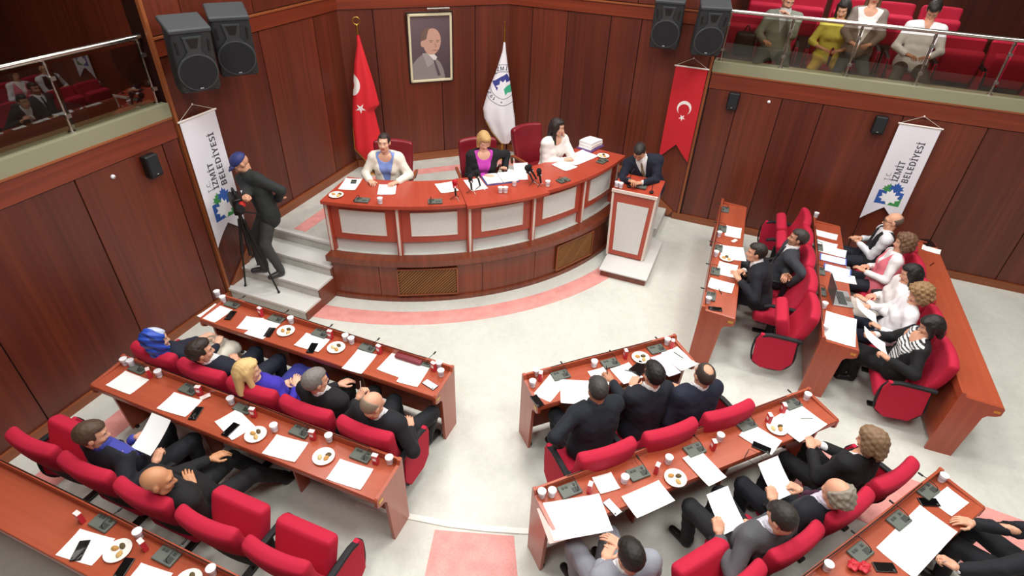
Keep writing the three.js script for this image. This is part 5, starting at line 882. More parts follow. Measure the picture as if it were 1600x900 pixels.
  // hair or headwear
  if (o.hair) { const key = o.hair[0] + (f ? 'f' : 'm'); if (!(key in hairCache)) hairCache[key] = hairGeo(o.hair[0], f); const g = hairCache[key]; if (g) { const q = g.clone(); if (o.hair[0] === 'scarf') { const p = q.attributes.position, c = new Float32Array(p.count * 3), A = lin(0x2a4fb8), B = lin(0xc4cfe6), C = lin(0x16255e); for (let i = 0; i < p.count; i++) { const y = p.getY(i), z = p.getZ(i), x = p.getX(i), m = y + 0.9 * z + 0.02 * Math.sin(x * 45) > 0.115 ? B : Math.sin(y * 60 + z * 45 + 2 * Math.sin(x * 30)) > 0.72 ? C : A; c.set(m, i * 3); } q.setAttribute('color', new THREE.BufferAttribute(c, 3)); } q.applyMatrix4(HM); obj(o.hair[0] === 'scarf' ? 'headscarf' : o.hair[0] === 'cap' ? 'baseball_cap' : 'hair', q, cloth(o.hair[0] === 'scarf' ? 0xffffff : o.hair[1], o.hair[0] === 'scarf' ? { roughness: 0.45, vertexColors: true } : { roughness: 0.6, sheen: 0.4, bumpScale: 0.002 }), t); } }
  if (o.glasses) { const gs = []; for (const s of [-1, 1]) { const r = new THREE.TorusGeometry(0.022, 0.0022, 6, 18); r.translate(s * 0.031, 0.004, 0.104); gs.push(r, bar([s * 0.052, 0.008, 0.1], [s * 0.078, 0.008, 0.0], 0.002, 6)); } gs.push(bar([-0.01, 0.006, 0.106], [0.01, 0.006, 0.106], 0.002, 6)); const g = mergeAll(gs); g.applyMatrix4(HM); obj('eyeglasses', g, M.black, t); }
  // clothing
  const loc = (x, y, z) => { const q = [x - nb[0], y - nb[1], z - nb[2]]; return [dot3(q, Xt), dot3(q, dir), dot3(q, Ft)]; };
  const neckCut = (r = 0.07) => ({ c: add3(nb, dir, 0.045), r: [r, r, r], k: 0.01, sub: true });
  const tp = o.top, hem = (g) => (x, y, z) => { const q = [x - H[0], y - H[1], z - H[2]]; return -dot3(q, dir) - g; };
  const vcut = (depth, wd) => (x, y, z) => { const q = loc(x, y, z); return Math.min(q[2] - 0.0, wd * (q[1] + depth) - Math.abs(q[0]), 0.2); };
  const cuts = (...fs) => (x, y, z) => Math.max(...fs.map(g => g(x, y, z)));
  const lower = add3(H, F, 0.05), tail = seat ? [cap(add3(H, X, 0.09 * w), add3(H, X, -0.09 * w), 0.125 * w, 0.125 * w, 0.05)] : [cap(add3(add3(H, X, 0.08 * w), [0, -0.1, 0]), add3(add3(H, X, -0.08 * w), [0, -0.1, 0]), 0.118 * w, 0.118 * w, 0.06)];
  const wrinkle = (x, y, z) => 0.003 * Math.sin(x * 31 + y * 22 + 2 * Math.sin(z * 17)) * Math.sin(z * 29 - y * 37 + 2 * Math.sin(x * 13)) + 0.0012 * Math.sin(y * 71 + 3 * Math.sin(x * 21));
  if (tp.kind === 'jacket') {
    const sh = sdfMesh([...torso(0.008), neckP(0.003), ...shoulders(0.002)], tp.striped ? 0.009 : 0.018, (x, y, z) => { const q = loc(x, y, z); return f ? Math.max(q[1] - 0.03, 0.085 - Math.hypot(q[0], q[1] + 0.01, q[2] - 0.06)) : q[1] - 0.055; });
    if (tp.striped) { const p = sh.attributes.position, c = new Float32Array(p.count * 3); for (let i = 0; i < p.count; i++) { const q = loc(p.getX(i), p.getY(i), p.getZ(i)), on = ((q[1] * 30 + 100) % 1) < 0.42 ? 0.02 : 0.8; c.fill(on, i * 3, i * 3 + 3); } sh.setAttribute('color', new THREE.BufferAttribute(c, 3)); }
    obj('shirt', sh, tp.striped ? std({ vertexColors: true, roughness: 0.8 }) : cloth(tp.shirt, tp.shirtO), t);
    const g = sdfMesh([...torso(0.022), ...tail, ...shoulders(0.019), ...armP(0.019, 0.05), neckCut(0.068)], 0.0165, cuts(vcut(tp.v || 0.28, tp.vw || 0.27), hem(seat ? 0.16 : 0.24)), wrinkle); obj('jacket', g, cloth(tp.color), t);
    const ring = []; if (!f) { for (let k = 0; k < 10; k++) { const a0 = -2.2 + 4.4 * k / 10 + Math.PI, a1 = -2.2 + 4.4 * (k + 1) / 10 + Math.PI, q = (a, y) => add3(add3(add3(nb, Xt, Math.sin(a) * 0.066 * sc), Ft, Math.cos(a) * 0.062 * sc + 0.004), dir, y + 0.012 * -Math.cos(a)); ring.push(cap(q(a0, 0.03), q(a1, 0.03), 0.015, 0.015, 0.006), cap(q(a0, 0.05), q(a1, 0.05), 0.011, 0.011, 0.006)); }
    obj('shirt_collar', sdfMesh(ring, 0.008), cloth(tp.shirt, tp.shirtO), t); }
    if (tp.tie) { const fr = q => add3(sp(q), Ft, 0.128 * w + belly * (q < 0.5 ? 1.2 : 0.3)), T0 = add3(add3(nb, Ft, 0.075), dir, -0.015); obj('tie', sdfMesh([cap(T0, lerp3(T0, fr(0.75), 0.3), 0.016, 0.013, 0.01), cap(lerp3(T0, fr(0.75), 0.3), fr(0.72), 0.014, 0.018, 0.02), cap(fr(0.72), fr(0.45), 0.018, 0.021, 0.03)], 0.007), cloth(tp.tie), t); }
    for (const a of Object.values(arms)) obj('shirt_cuff', sdfMesh([cap(lerp3(a.E, a.W, 0.9), lerp3(a.E, a.W, 1.0), 0.038 * sc, 0.037 * sc, 0.01)], 0.01), cloth(tp.shirt), t);
  } else { // closed top: sweater, blouse or shirt
    const vc = tp.v ? vcut(tp.v, tp.vw || 0.4) : () => -1;
    const g = sdfMesh([...torso(0.012), ...tail, ...shoulders(0.011), ...armP(0.011, tp.sleeve || 0.05), neckCut(tp.neck || 0.062)], 0.0165, cuts(vc, hem(seat ? 0.15 : 0.2)), wrinkle); obj(tp.name || 'shirt', g, cloth(tp.color, tp.o), t);
    if (tp.vest) obj('vest', sdfMesh([...torso(0.022), ...tail.map(q => ({ ...q, ra: q.ra + 0.006, rb: q.rb + 0.006 })), ...[1, -1].map(s => cap(add3(nb, dir, -0.03), lerp3(add3(nb, dir, -0.03), SH(s), 0.75), 0.062 * w, 0.062 * w, 0.04)), neckCut(0.075)], 0.0165, cuts(vcut(tp.vestV || 0.45, 0.3), hem(0.16))), cloth(tp.vest), t);
    if (tp.stripes) for (let k = 0; k < 9; k++) { const q = 0.34 + k * 0.062, y = sp(q); const g2 = []; for (let j = 0; j < 8; j++) { const a = x => add3(add3(y, Xt, x), Ft, Math.sqrt(Math.max(0.004, 0.0255 - x * x * 0.6)) + 0.004); const x0 = -0.1 + j * 0.025; g2.push(cap(a(x0), a(x0 + 0.025), 0.0075, 0.0075, 0.004)); } obj('stripe', sdfMesh(g2, 0.0065), cloth(0x151518), t); }
  }
  const lg = o.legs || { kind: 'trousers', color: tp.color };
  if (lg.kind === 'skirt') { const k0 = legs[0].K, k1 = legs[1].K; obj('skirt', sdfMesh([...torso(0.008).slice(0, 1), ...legs.map(l => cap(l.h, l.K, 0.1, 0.078, 0.04)), cap(lerp3(legs[0].h, legs[1].h, 0.5), lerp3(k0, k1, 0.5), 0.1, 0.08, 0.04), cap(lerp3(k0, k1, 0.15), add3(lerp3(k0, k1, 0.15), [0, lg.drop || -0.2, 0.01]), 0.07, 0.08, 0.05), cap(lerp3(k0, k1, 0.85), add3(lerp3(k0, k1, 0.85), [0, lg.drop || -0.2, 0.01]), 0.07, 0.08, 0.05)], 0.018, null, wrinkle), cloth(lg.color), t); }
  else obj('trousers', sdfMesh([...torso(0.006).slice(0, 1), ...legP(0.013)], 0.018, null, wrinkle), cloth(lg.color), t);
  for (const l of legs) obj('shoe', sdfMesh(footP(l, 0.006), 0.013, (x, y, z) => y - l.A[1] - 0.01), flat(o.shoe || 0x141212, 0.45), t);
  return { t, arms, L, HM, head, base };
}

{
  const redFlag = canvas(460, 1930, (g, w, h) => { g.fillStyle = '#d8202c'; g.fillRect(0, 0, w, h); crescent(g, 12, 690, 185, Math.PI, '#d8202c'); g.fillStyle = '#f6eeea'; starPath(g, 165, 1050, 82, 0.3); });
  poleFlag([-2.396, -8.97], 2.24, [[2.14, -0.02, 0.02], [2.0, -0.03, 0.045], [1.73, -0.10, 0.1], [1.44, -0.15, 0.16], [1.12, -0.2, 0.21], [1.03, -0.215, 0.12], [0.76, -0.24, 0.16], [0.41, -0.25, 0.21], [0.2, -0.1, 0.1]], redFlag, 'red flag with white crescent and star on a gold pole', 'ring', rad(14));
  const wFlag = canvas(570, 1700, (g, w, h) => {
    g.fillStyle = '#eeebf0'; g.fillRect(0, 0, w, h); const cx = 340, cy = 670; g.strokeStyle = '#3b3f58'; g.lineWidth = 9; for (const r of [325, 218]) { g.beginPath(); g.arc(cx, cy, r, 0, 7); g.stroke(); }
    g.fillStyle = '#3b3f58'; g.font = 'bold 84px sans-serif'; g.textAlign = 'center'; const arcText = (s, mid, step) => { [...s].forEach((ch, i) => { const a = mid + (i - (s.length - 1) / 2) * step; g.save(); g.translate(cx + Math.sin(a) * 238, cy - Math.cos(a) * 238); g.rotate(a); g.fillText(ch, 0, 0); g.restore(); }); };
    arcText('İZMİT', -0.1, 0.27); arcText('1923', -2.2, 0.22); starPath(g, cx - 30, cy + 270, 22, -1.57);
    g.save(); g.translate(cx, cy); g.rotate(-0.52); g.scale(1.25, 1.25); g.fillStyle = '#3a3f8c'; g.fillRect(-110, -110, 220, 130); g.fillStyle = '#3fae86'; g.beginPath(); [[-20, 40], [30, 30], [110, 40], [90, 75], [110, 90], [70, 110], [40, 135], [0, 110], [-40, 125], [-30, 85]].forEach(([a, b], i) => i ? g.lineTo(a, b) : g.moveTo(a, b)); g.closePath(); g.fill();
    g.fillStyle = '#eeebf0'; g.beginPath(); [[-110, 25], [-80, -10], [-95, -40], [-40, -35], [-10, -75], [15, -40], [60, -55], [50, -15], [110, 0], [110, 25]].forEach(([a, b], i) => i ? g.lineTo(a, b) : g.moveTo(a, b)); g.closePath(); g.fill(); g.restore();
  });
  poleFlag([-0.27, -9.80], 2.12, [[1.94, -0.015, 0.015], [1.8, -0.03, 0.03], [1.47, -0.13, 0.08], [1.15, -0.26, 0.14], [0.87, -0.34, 0.18], [0.70, -0.32, 0.21], [0.45, -0.18, 0.23], [0.26, -0.02, 0.12]], wFlag, 'white flag with round emblem on a gold pole behind the middle chair', 'spear', rad(2));
}
// ---------------------------------------------------------------- loudspeakers
function loudspeaker(pos, turn, tilt, label, arm) {
  const t = thing('loudspeaker', label, 'loudspeaker', pos, turn, 'wall loudspeakers'); t.rotation.order = 'YXZ'; t.rotation.x = tilt;
  const body = warp(rbox(0.40, 0.66, 0.36, 0.045, 4, 4, 4, 'y', 2), (x, y, z) => [x * (z < 0 ? 1 + z * 0.9 : 1) * (1 + 0.04 * (0.33 - y)), y, z * (1 - 0.12 * Math.max(0, y))]); obj('cabinet', body, M.speaker, t);
  const top_ = rbox(0.405, 0.05, 0.37, 0.02, 1, 1, 1, 'y', 2); top_.translate(0, 0.325, 0.0); obj('top_cap', top_, flat(0x3a3e41, 0.55), t);
  const gr = new THREE.CylinderGeometry(0.185, 0.185, 0.03, 36, 1); gr.rotateX(Math.PI / 2); gr.translate(0, -0.1, 0.18); obj('woofer_grille', gr, M.grilleCloth, t);
  const rim = new THREE.TorusGeometry(0.187, 0.012, 8, 40); rim.translate(0, -0.1, 0.185); obj('woofer_rim', rim, flat(0x3a3e41, 0.5), t);
  const hw = extrude([[-0.085, 0.27], [0.085, 0.27], [0.06, 0.12], [0.1, 0.07], [-0.1, 0.07], [-0.06, 0.12]], 0.02, 0.006); hw.translate(0, 0, 0.168); obj('horn_frame', hw, flat(0x34383b, 0.5), t);
  const hr = extrude([[-0.06, 0.255], [0.06, 0.255], [0.03, 0.16], [-0.03, 0.16]], 0.006); hr.translate(0, 0, 0.191); obj('horn_mouth', hr, M.black, t);
  for (const s of [-1, 1]) { const p = rbox(0.022, 0.13, 0.012, 0.005); p.rotateZ(s * -0.06); p.translate(s * 0.15, 0.17, 0.178); obj('port', p, M.black, t); const f = rbox(0.05, 0.02, 0.02, 0.006); f.translate(s * 0.15, -0.3, 0.178); obj('corner_port', f, M.black, t); }
  const b = rbox(0.035, 0.014, 0.004, 0.002); b.translate(0, -0.265, 0.2); obj('badge', b, flat(0x9aa0a6, 0.4), t);
  obj('wall_bracket', bar([0, 0.05, -0.12], [arm || 0, 0.02, -0.32], 0.022, 8), M.black, t);
}
{
  const faceL = Math.atan2(0.939, 0.343), faceR = Math.atan2(-0.377, 0.926);
  const sp = (key, s, off, y, f, l) => { const p = at(key, s, off); loudspeaker([p[0], y, p[1]], f, rad(14), l); };
  sp('left', 3.02, 0.36, 3.12, faceL - 0.5, 'black loudspeaker on the left wall, the nearer of the pair'); sp('left', 2.42, 0.36, 3.14, faceL - 0.7, 'black loudspeaker on the left wall, the farther of the pair');
  sp('right', 2.58, 0.34, 3.14, faceR + 0.1, 'black loudspeaker above the red banner, the left one'); sp('right', 3.16, 0.36, 3.12, faceR + 0.25, 'black loudspeaker above the red banner, the right one');
  const small = (key, s, y, f, l) => { const p = at(key, s, 0.075), t = thing('wall_speaker', l, 'loudspeaker', [p[0], y, p[1]], f, 'small wall speakers'); const b = rbox(0.16, 0.25, 0.1, 0.025, 1, 1, 1, 'y', 2); obj('cabinet', b, M.black, t); const g = rbox(0.13, 0.21, 0.012, 0.02 * 0.3); g.translate(0, 0.01, 0.048); obj('grille', g, M.grilleCloth, t); const d = rbox(0.02, 0.01, 0.004, 0.002); d.translate(0, -0.085, 0.056); obj('badge', d, flat(0x9a9a9a, 0.4), t); };
  small('left', 3.64, 2.09, faceL, 'small black wall speaker under the left balcony'); small('right', 3.69, 2.11, faceR, 'small black wall speaker under the right balcony beside the red banner'); small('right', 5.66, 2.08, faceR, 'small black wall speaker under the right balcony beside the white banner');
}
for (const [key, s, y, l] of [['left', 4.05, 2.12, 'small white round sensor on the left wall'], ['right', 4.18, 2.16, 'small white round sensor on the right wall']]) { const p = at(key, s, 0.018), t = thing('wall_sensor', l, 'sensor', [p[0], y, p[1]], key === 'left' ? Math.atan2(0.939, 0.343) : Math.atan2(-0.377, 0.926)); const b = lathe([[0, 0.03], [0.012, 0.028], [0.022, 0.015], [0.024, 0], [0, 0]], 16); b.rotateX(Math.PI / 2); obj('dome', b, M.lid, t); const c = lathe([[0, 0.034], [0.006, 0.032], [0.008, 0.026], [0, 0.026]], 10); c.rotateX(Math.PI / 2); obj('lens', c, M.dullSteel, t); }
// ---------------------------------------------------------------- video camera on its tripod
{
  const c = [-3.30, -6.08], t = thing('camera_tripod', 'black camera tripod standing on the podium steps', 'tripod', [c[0], 0, c[1]]);
  const feet = [[-3.56 - c[0], 0.16, -6.22 - c[1]], [-3.07 - c[0], 0.16, -6.1 - c[1]], [-3.46 - c[0], 0.32, -6.50 - c[1]]];
  obj('center_column', bar([0, 0.75, 0], [0, 1.36, 0], 0.022, 10), M.black, t); const hd = rbox(0.09, 0.09, 0.09, 0.015); hd.translate(0, 1.37, 0); obj('tripod_head', hd, M.black, t);
  for (const f of feet) { const top_ = [f[0] * 0.12, 1.25, f[2] * 0.12], mid = lerp3(top_, f, 0.5), l = obj('tripod_leg', [bar(top_, mid, 0.02, 8), bar(mid, f, 0.012, 8)], M.black, t); const r = new THREE.SphereGeometry(0.018, 10, 8); r.translate(f[0], f[1] + 0.014, f[2]); obj('rubber_foot', r, M.rubber, l); }
  obj('pan_handle', bar([0, 1.37, 0], [0.2, 1.22, -0.2], 0.009, 6), M.black, t);
  const v = thing('video_camera', 'video camera with red pouch and small screen beside the cameraman', 'camera', [c[0], 1.415, c[1]], rad(35));
  const b = rbox(0.12, 0.15, 0.26, 0.02, 1, 1, 1, 'y', 2); b.translate(0, 0.085, 0); obj('camera_body', b, M.black, v); obj('lens', [(() => { const g = new THREE.CylinderGeometry(0.045, 0.04, 0.13, 20); g.rotateX(Math.PI / 2); g.translate(0, 0.09, 0.19); return g; })()], M.rubber, v);
  obj('handle', tube([[0, 0.16, 0.09], [0, 0.22, 0.07], [0, 0.225, -0.06], [0, 0.16, -0.09]], 0.013, 16, 8), M.black, v); const r = new THREE.CapsuleGeometry(0.038, 0.075, 6, 14); r.rotateX(1.2); r.translate(0.035, 0.1, 0.15); obj('red_pouch', r, flat(0xd42a24, 0.6), v);
  const s = rbox(0.1, 0.065, 0.012, 0.004); s.rotateX(-0.9); s.translate(0.13, 0.14, -0.08); obj('flip_screen', s, M.black, v); const d = rbox(0.082, 0.048, 0.003, 0.001); d.translate(0, 0, 0.008); d.rotateX(-0.9); d.translate(0.13, 0.14, -0.08); obj('screen_glass', d, flat(0xd8dde2, 0.3), v);
  obj('microphone', bar([-0.045, 0.2, -0.02], [-0.045, 0.21, 0.22], 0.014, 10), M.black, v);
}
// ---------------------------------------------------------------- balcony seats
{
  const fR = Math.atan2(-0.377, 0.926), fL = Math.atan2(0.939, 0.343);
  const put = (key, s, off, y, f, l, tp) => { const p = at(key, s, off); chair([p[0], p[1], y], f, l, `${tp},1,1`, 'red balcony chairs'); };
  const occ = { b1: 'man in grey-green jacket', b2: 'woman in yellow top', b3: 'woman in taupe cardigan', b4: 'man in white shirt' };
  const hips = ['b1', 'b2', 'b3', 'b4'].map(id => { const e = PEOPLE.find(p => p.id === id); return [(e.hip[0] - CM[0]) * 0.926 + (e.hip[2] - CM[1]) * 0.377, id]; });
  for (const [s, id] of hips) put('right', s, -0.80, BF + (id === 'b3' ? 0.1 : 0.03), fR, `red balcony chair under the ${occ[id]}`, 0);
  put('right', 6.45, -0.8, BF, fR, 'red balcony chair at the right of the man in white shirt', 1); put('right', 7.05, -0.8, BF, fR, 'red balcony chair beyond the right picture edge', 1); put('right', 3.55, -1.0, BF, fR, 'red balcony chair at the left end beside the dark bag', 1);
  ['first', 'second', 'third', 'fourth', 'fifth'].forEach((o, i) => put('right', 3.75 + i * 0.62, -1.75, BF + 0.22, fR, `red chair in the rear balcony row on the right, ${o} from the left`, 1));
  const p = at('right', 3.62, -0.55), g = warp(rbox(0.3, 0.34, 0.18, 0.06, 4, 4, 2, 'y', 2), (x, y, z) => [x * (1 - 0.2 * y), y, z * (1 - 0.5 * y)]), b = top('backpack', g, M.black, 'black bag at the left end of the right balcony', 'bag'); b.position.set(p[0], BF + 0.62, p[1]); b.rotation.y = fR;
  obj('strap', tube([[-0.05, 0.15, 0], [0, 0.26, 0], [0.05, 0.15, 0]], 0.01, 12, 6), M.black, b);
  const st = at('right', 3.62, -0.55), sv = thing('side_stand', 'dark stand holding the black bag behind the glass railing', 'stand', [st[0], BF, st[1]], fR); const tp2 = rbox(0.36, 0.03, 0.24, 0.006); tp2.translate(0, 0.43, 0); obj('stand_top', tp2, M.wall[0], sv); for (const [x, z] of [[-0.15, -0.09], [0.15, -0.09], [-0.15, 0.09], [0.15, 0.09]]) obj('leg', bar([x, 0, z], [x, 0.42, z], 0.014, 8), M.black, sv);
}
// ---------------------------------------------------------------- people
const NAVY = 0x14192a, BLACK = 0x101014, WHITE = 0xe9e9ea, SUIT = 0x15161c;
const WHO = {
  hijab: { label: 'woman in blue headscarf and dark coat, sitting nearest the left wall', sex: 'f', skin: 0xd8ab90, hair: ['scarf', 0x2f55c4], top: { kind: 'coat', name: 'coat', color: 0x161a2c }, legs: { kind: 'skirt', color: 0xd9d4c4, drop: -0.32 } },
  darkman: { label: 'dark-haired man in navy suit between headscarf woman and blonde woman', sex: 'm', hair: ['quiff', 0x2a1d16], beard: 0x3a2820, beardMix: 0.35, top: { kind: 'jacket', color: NAVY, shirt: WHITE } },
  blonde: { label: 'woman with long blonde hair and purple-blue dress', sex: 'f', skin: 0xdfae90, hair: ['long_blonde', 0xd8b67a], top: { kind: 'dress', name: 'dress', color: 0x3a2fa8 }, legs: { kind: 'skirt', color: 0x2c2f80 } },
  greyhair: { label: 'grey-haired man in black suit, left of the balding note taker', sex: 'm', hair: ['short', 0x77736e], top: { kind: 'jacket', color: BLACK, shirt: WHITE } },
  baldman: { label: 'balding man in dark suit raising a white pencil', sex: 'm', hair: ['ring', 0x8a7a66], poseL: 'grip', top: { kind: 'jacket', color: SUIT, shirt: WHITE }, knees: 0.2 },
  vest: { label: 'man with stubble, dark jacket and blue shirt reading paper at the left edge', sex: 'm', hair: ['short', 0x4a3526], beard: 0x4a3224, beardMix: 0.5, pose: 'grip', top: { kind: 'jacket', color: 0x12151f, shirt: 0x3d439c, v: 0.52, vw: 0.5 }, legs: { kind: 'trousers', color: 0x14161d } },
  bald: { label: 'bald man in black clothes leaning his chin on a hand', sex: 'm', skin: 0xc98f68, hair: null, belly: 0.04, top: { kind: 'jacket', color: 0x0f0f12, shirt: 0x17171c }, legs: { kind: 'trousers', color: 0x15151a }, feetLocal: [[0.12, 0.09, 0.62], [-0.14, 0.09, 0.68]] },
  r1a: { label: 'man with greying hair and hand on hip, left of three suited men', sex: 'm', skin: 0xb77f60, hair: ['short', 0x3b3836], pose: 'grip', poseL: 'relaxed', wide: 1.06, top: { kind: 'jacket', color: 0x151b24, shirt: 0x30363e }, hlPole: [1, 0, -0.5] },
  r1b: { label: 'man with black hair, middle of three suited men', sex: 'm', hair: ['quiff', 0x15110f], top: { kind: 'jacket', color: 0x121722, shirt: WHITE } },
  r1c: { label: 'man with bald crown and navy suit, right of three suited men', sex: 'm', skin: 0xcf9a7c, hair: ['bald_back', 0x3a2f2a], wide: 1.08, top: { kind: 'jacket', color: 0x161b2e, shirt: WHITE } },
  g1: { label: 'dark-haired man in light grey suit at the bottom edge by the aisle', sex: 'm', hair: ['short', 0x1a1410], top: { kind: 'jacket', color: 0x8f929c, shirt: WHITE }, legs: { kind: 'trousers', color: 0x8a8d96 }, poseR: 'relaxed' },
  g2: { label: 'man in mid grey suit holding white sheets with both hands', sex: 'm', hair: ['short', 0x2b2622], pose: 'grip', top: { kind: 'jacket', color: 0x55565a, shirt: 0xd9dbe6 }, legs: { kind: 'trousers', color: 0x222327 } },
  curly: { label: 'bald-topped man with curly grey hair reading a paper', sex: 'm', skin: 0xd79f82, hair: ['curly_ring', 0x8d8578], pose: 'grip', top: { kind: 'jacket', color: 0x12151f, shirt: 0xd6cfe0, tie: 0x4a1f36 } },
  w: { label: 'woman with wavy light brown hair and black jacket, rightmost at the second centre bench', sex: 'f', hair: ['wavy', 0x7d6247], top: { kind: 'jacket', color: 0x0f0f12, shirt: 0xe8e6e6, v: 0.4 }, legs: { kind: 'trousers', color: 0x0e0e11 } },
  f1grey: { label: 'man in charcoal suit leaning back with folded arms', sex: 'm', skin: 0xc58f72, hair: ['short', 0x332b27], beard: 0x3a2e28, beardMix: 0.35, top: { kind: 'jacket', color: 0x33353b, shirt: WHITE, tie: 0x1b1b22 } },
  f1dark: { label: 'dark-haired man in navy suit leaning on the front right bench', sex: 'm', hair: ['short', 0x231a14], wide: 1.1, belly: 0.03, top: { kind: 'jacket', color: 0x12141d, shirt: WHITE } },
  f2bald: { label: 'bald man with glasses and black vest next to the white banner', sex: 'm', skin: 0xd9a283, hair: ['ring', 0x6a5a4c], glasses: true, top: { kind: 'shirt', color: 0xdcdde2, vest: 0x101218, vestV: 0.2 }, legs: { kind: 'trousers', color: 0x161a26 } },
  f2pink: { label: 'woman with curly brown hair and pink vest over white sleeves', sex: 'f', hair: ['curly', 0x6b4c36], top: { kind: 'blouse', color: 0xe9e6e6, vest: 0xd9707e, vestV: 0.3 }, legs: { kind: 'trousers', color: 0x191c28 } },
  f2black: { label: 'woman with long black hair and white top', sex: 'f', hair: ['long', 0x120f10], top: { kind: 'blouse', color: 0xe6e2e0 }, legs: { kind: 'skirt', color: 0xd8cfc4 } },
  f2blond: { label: 'woman with curly light brown hair and white blouse', sex: 'f', hair: ['curly', 0x8f6f4a], pose: 'grip', top: { kind: 'blouse', color: 0xe9e7ea }, legs: { kind: 'trousers', color: 0x1b2135 } },
  f2strip: { label: 'dark-haired woman in black jacket over striped top', sex: 'f', hair: ['bob', 0x1c1512], pose: 'grip', top: { kind: 'jacket', color: 0x111114, shirt: 0xe9e6e2, v: 0.52, vw: 0.42, striped: true }, legs: { kind: 'trousers', color: 0x101013 } },
  w1: { label: 'woman in cream blazer and blue blouse at the podium', sex: 'f', floor: 0.64, skin: 0xdfae92, hair: ['ponytail', 0x2c1f1a], top: { kind: 'jacket', color: 0xe9e4d6, shirt: 0x7f97d8, v: 0.5, vw: 0.24 }, legs: { kind: 'trousers', color: 0xe0dccf } },
  w2: { label: 'blonde woman in black jacket and magenta top, middle of the podium', sex: 'f', floor: 0.64, skin: 0xe0b096, hair: ['bob', 0xb9935c], top: { kind: 'jacket', color: 0x121216, shirt: 0xc23fb0, v: 0.5, vw: 0.24 } },
  w3: { label: 'dark-haired woman in white, chin on her hand, right of the podium', sex: 'f', hlPole: [0.5, -1, 0.4], hlDir: [-0.25, 0.95, 0.1], hlUp: [0.6, 0.2, 0.7], floor: 0.64, skin: 0xdcaa90, hair: ['long', 0x241a16], top: { kind: 'jacket', color: 0xece9e4, shirt: 0xece6df, v: 0.3 }, legs: { kind: 'trousers', color: 0xe6e2d8 } },
  lectern: { label: 'man in navy suit bending over the lectern', sex: 'm', wide: 1.14, floor: 0.125, stand: true, skin: 0xcf9878, hair: ['short', 0x241b16], top: { kind: 'jacket', color: 0x12172a, shirt: WHITE, tie: 0x6b5a42 }, legs: { kind: 'trousers', color: 0x12172a }, hunch: 0.04 },
  cameraman: { label: 'cameraman in dark jacket and blue cap standing on the steps', sex: 'm', floor: 0.32, stand: true, skin: 0xd39c7e, hair: ['cap', 0x2b3470], top: { kind: 'jacket', name: 'jacket', color: 0x262a2a, shirt: 0x2a2d2c, v: 0.08 }, legs: { kind: 'trousers', color: 0x3c3e3d }, shoe: 0x2c2c2c, hlLocal: [0.2, 0.9, -0.06], hlPole: [1, 0.1, -0.9], poseR: 'grip', twist: 25, wide: 0.96 },
  b1: { feetLocal: [[0.12, 0.09, 0.12], [-0.12, 0.09, 0.12]], label: 'man in grey-green jacket resting his chin behind the balcony glass', sex: 'm', floor: BF, hair: ['short', 0x2a1e16], beard: 0x2e211a, beardMix: 0.6, top: { kind: 'jacket', color: 0x7f8478, shirt: 0xb9bcb8 }, legs: { kind: 'trousers', color: 0x4a4f44 }, hlLocal: [0.02, 1.1, 0.14], hrLocal: [-0.14, 0.74, 0.36] },
  b2: { feetLocal: [[0.12, 0.09, 0.12], [-0.12, 0.09, 0.12]], label: 'dark-haired woman in yellow on the right balcony', sex: 'f', floor: BF, hair: ['long', 0x1f1613], top: { kind: 'blouse', color: 0xd9cf5a, sleeve: 0.5 }, legs: { kind: 'trousers', color: 0xd8b93c } },
  b3: { feetLocal: [[0.12, 0.09, 0.12], [-0.12, 0.09, 0.12]], label: 'woman in taupe cardigan over white tee on the right balcony', sex: 'f', floor: BF, hair: ['long', 0x5f4230], top: { kind: 'jacket', color: 0x83756c, shirt: 0xe9e6e4, v: 0.48, vw: 0.34 }, legs: { kind: 'trousers', color: 0x565a60 } },
  b4: { feetLocal: [[0.12, 0.09, 0.12], [-0.12, 0.09, 0.12]], label: 'bearded man in white shirt looking down on the right balcony', sex: 'm', floor: BF, skin: 0xc98f70, hair: ['quiff', 0x1f1612], beard: 0x2a1c15, beardMix: 0.8, top: { kind: 'shirt', color: 0xe9e9ec, v: 0.12 }, legs: { kind: 'trousers', color: 0x5a5148 } },
};
const BODY = {};
for (const e of PEOPLE) BODY[e.id] = person(e, WHO[e.id]);
// the note-taker at the rear centre bench, mostly beyond the picture edge
BODY.r3 = person({ hip: [3.95, 0.54, -2.35], head: [3.93, 1.19, -2.38], yaw: rad(-147), face: [0, 25], hl: [3.17, 0.79, -2.3], hr: [3.55, 0.79, -2.65] }, { label: 'man in dark suit writing at the bottom right corner', sex: 'm', hair: ['short', 0x2a211c], poseL: 'grip', top: { kind: 'jacket', color: SUIT, shirt: WHITE } });
console.log('stage people');
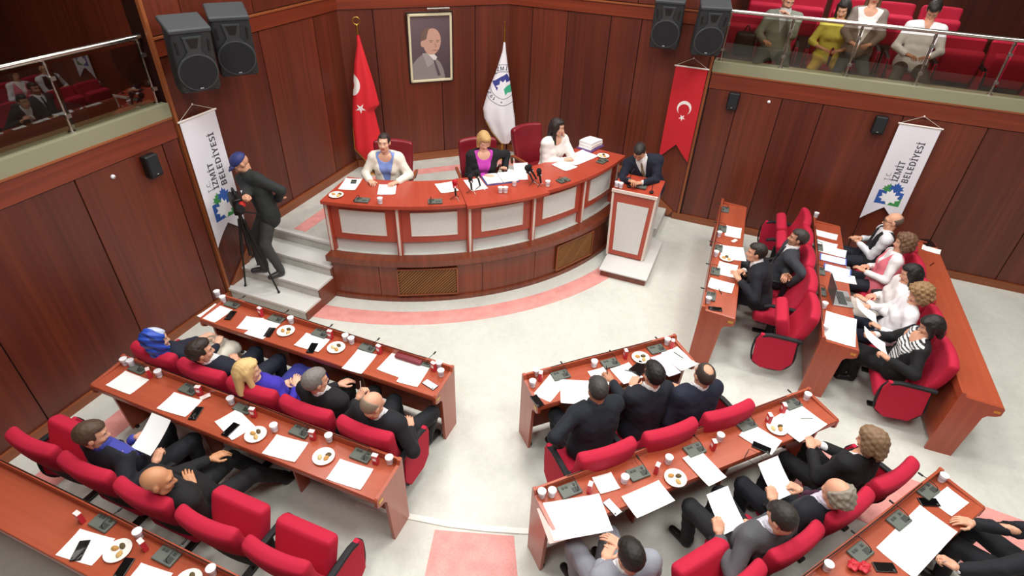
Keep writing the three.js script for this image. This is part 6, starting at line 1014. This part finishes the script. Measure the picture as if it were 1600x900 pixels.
// papers and pencils held in hands
function heldPaper(c, n, up, w, h, label, name = 'paper_sheet') { // centre, facing, long direction
  const N = nrm3(n), U = nrm3(sub3(up, N.map(v => v * dot3(up, N)))), X = cross3(U, N), g = warp(rbox(w, h, 0.002, 0.0006, 6, 8, 1), (x, y, z) => [x, y, z + 0.03 * (x / w) ** 2 + 0.05 * (y / h) ** 2]); const m = top(name, g, M.paper[0], label, 'paper', 'papers held in hands'); m.applyMatrix4(basis(X, U, N, c)); return m;
}
const mid = (a, b) => lerp3(a, b, 0.5);
const hp = (id, k) => { const e = PEOPLE.find(p => p.id === id); return e[k]; };
const fwd = (id, s) => { const e = PEOPLE.find(p => p.id === id); return [Math.sin(e.yaw) * s, 0, Math.cos(e.yaw) * s]; };
for (const [id, label, w, h, lift, fo] of [['vest', 'white paper held by the man in dark jacket and blue shirt', 0.21, 0.3, 0.07, 0.06], ['g2', 'white sheets held by the man in mid grey suit', 0.21, 0.3, 0.03, 0.12], ['curly', 'white paper held by the man with curly grey hair', 0.21, 0.3, 0.03, 0.1], ['f2blond', 'white paper held by the curly-haired woman in white blouse', 0.21, 0.3, 0.03, 0.06], ['f2strip', 'white paper held by the woman in striped top', 0.21, 0.3, 0.03, 0.04]]) {
  const c = add3(add3(mid(hp(id, 'hl'), hp(id, 'hr')), fwd(id, fo)), [0, lift, 0]); heldPaper(c, add3([0, 0.9, 0], fwd(id, -0.55)), fwd(id, 1), w, h, label);
}
function pencil(id, k, label, mat) { const a = BODY[id].arms[k], e = PEOPLE.find(p => p.id === id); const c = hp(id, k), g = bar([0, -0.03, 0], [0.02, 0.11, 0.04], 0.0045, 8), m = top('pencil', g, mat, label, 'pencil'); m.position.set(c[0], c[1], c[2]); m.rotation.y = e.yaw; }
pencil('baldman', 'hl', 'white pencil held up by the balding man', M.strip); pencil('r1a', 'hr', 'pen in the hand of the greying man at the front centre bench', M.black);
{ const m = top('pencil', bar([0, -0.02, 0], [-0.05, 0.1, 0.06], 0.0045, 8), M.steel, 'silver pen in the hand at the bottom right corner', 'pencil'); m.position.set(3.17, 0.79, -2.32); }
let TRI = 0; scene.traverse(c => { if (c.isMesh) TRI += (c.geometry.index ? c.geometry.index.count : c.geometry.attributes.position.count) / 3; }); console.log('tris', TRI);

renderer.render(scene, camera);
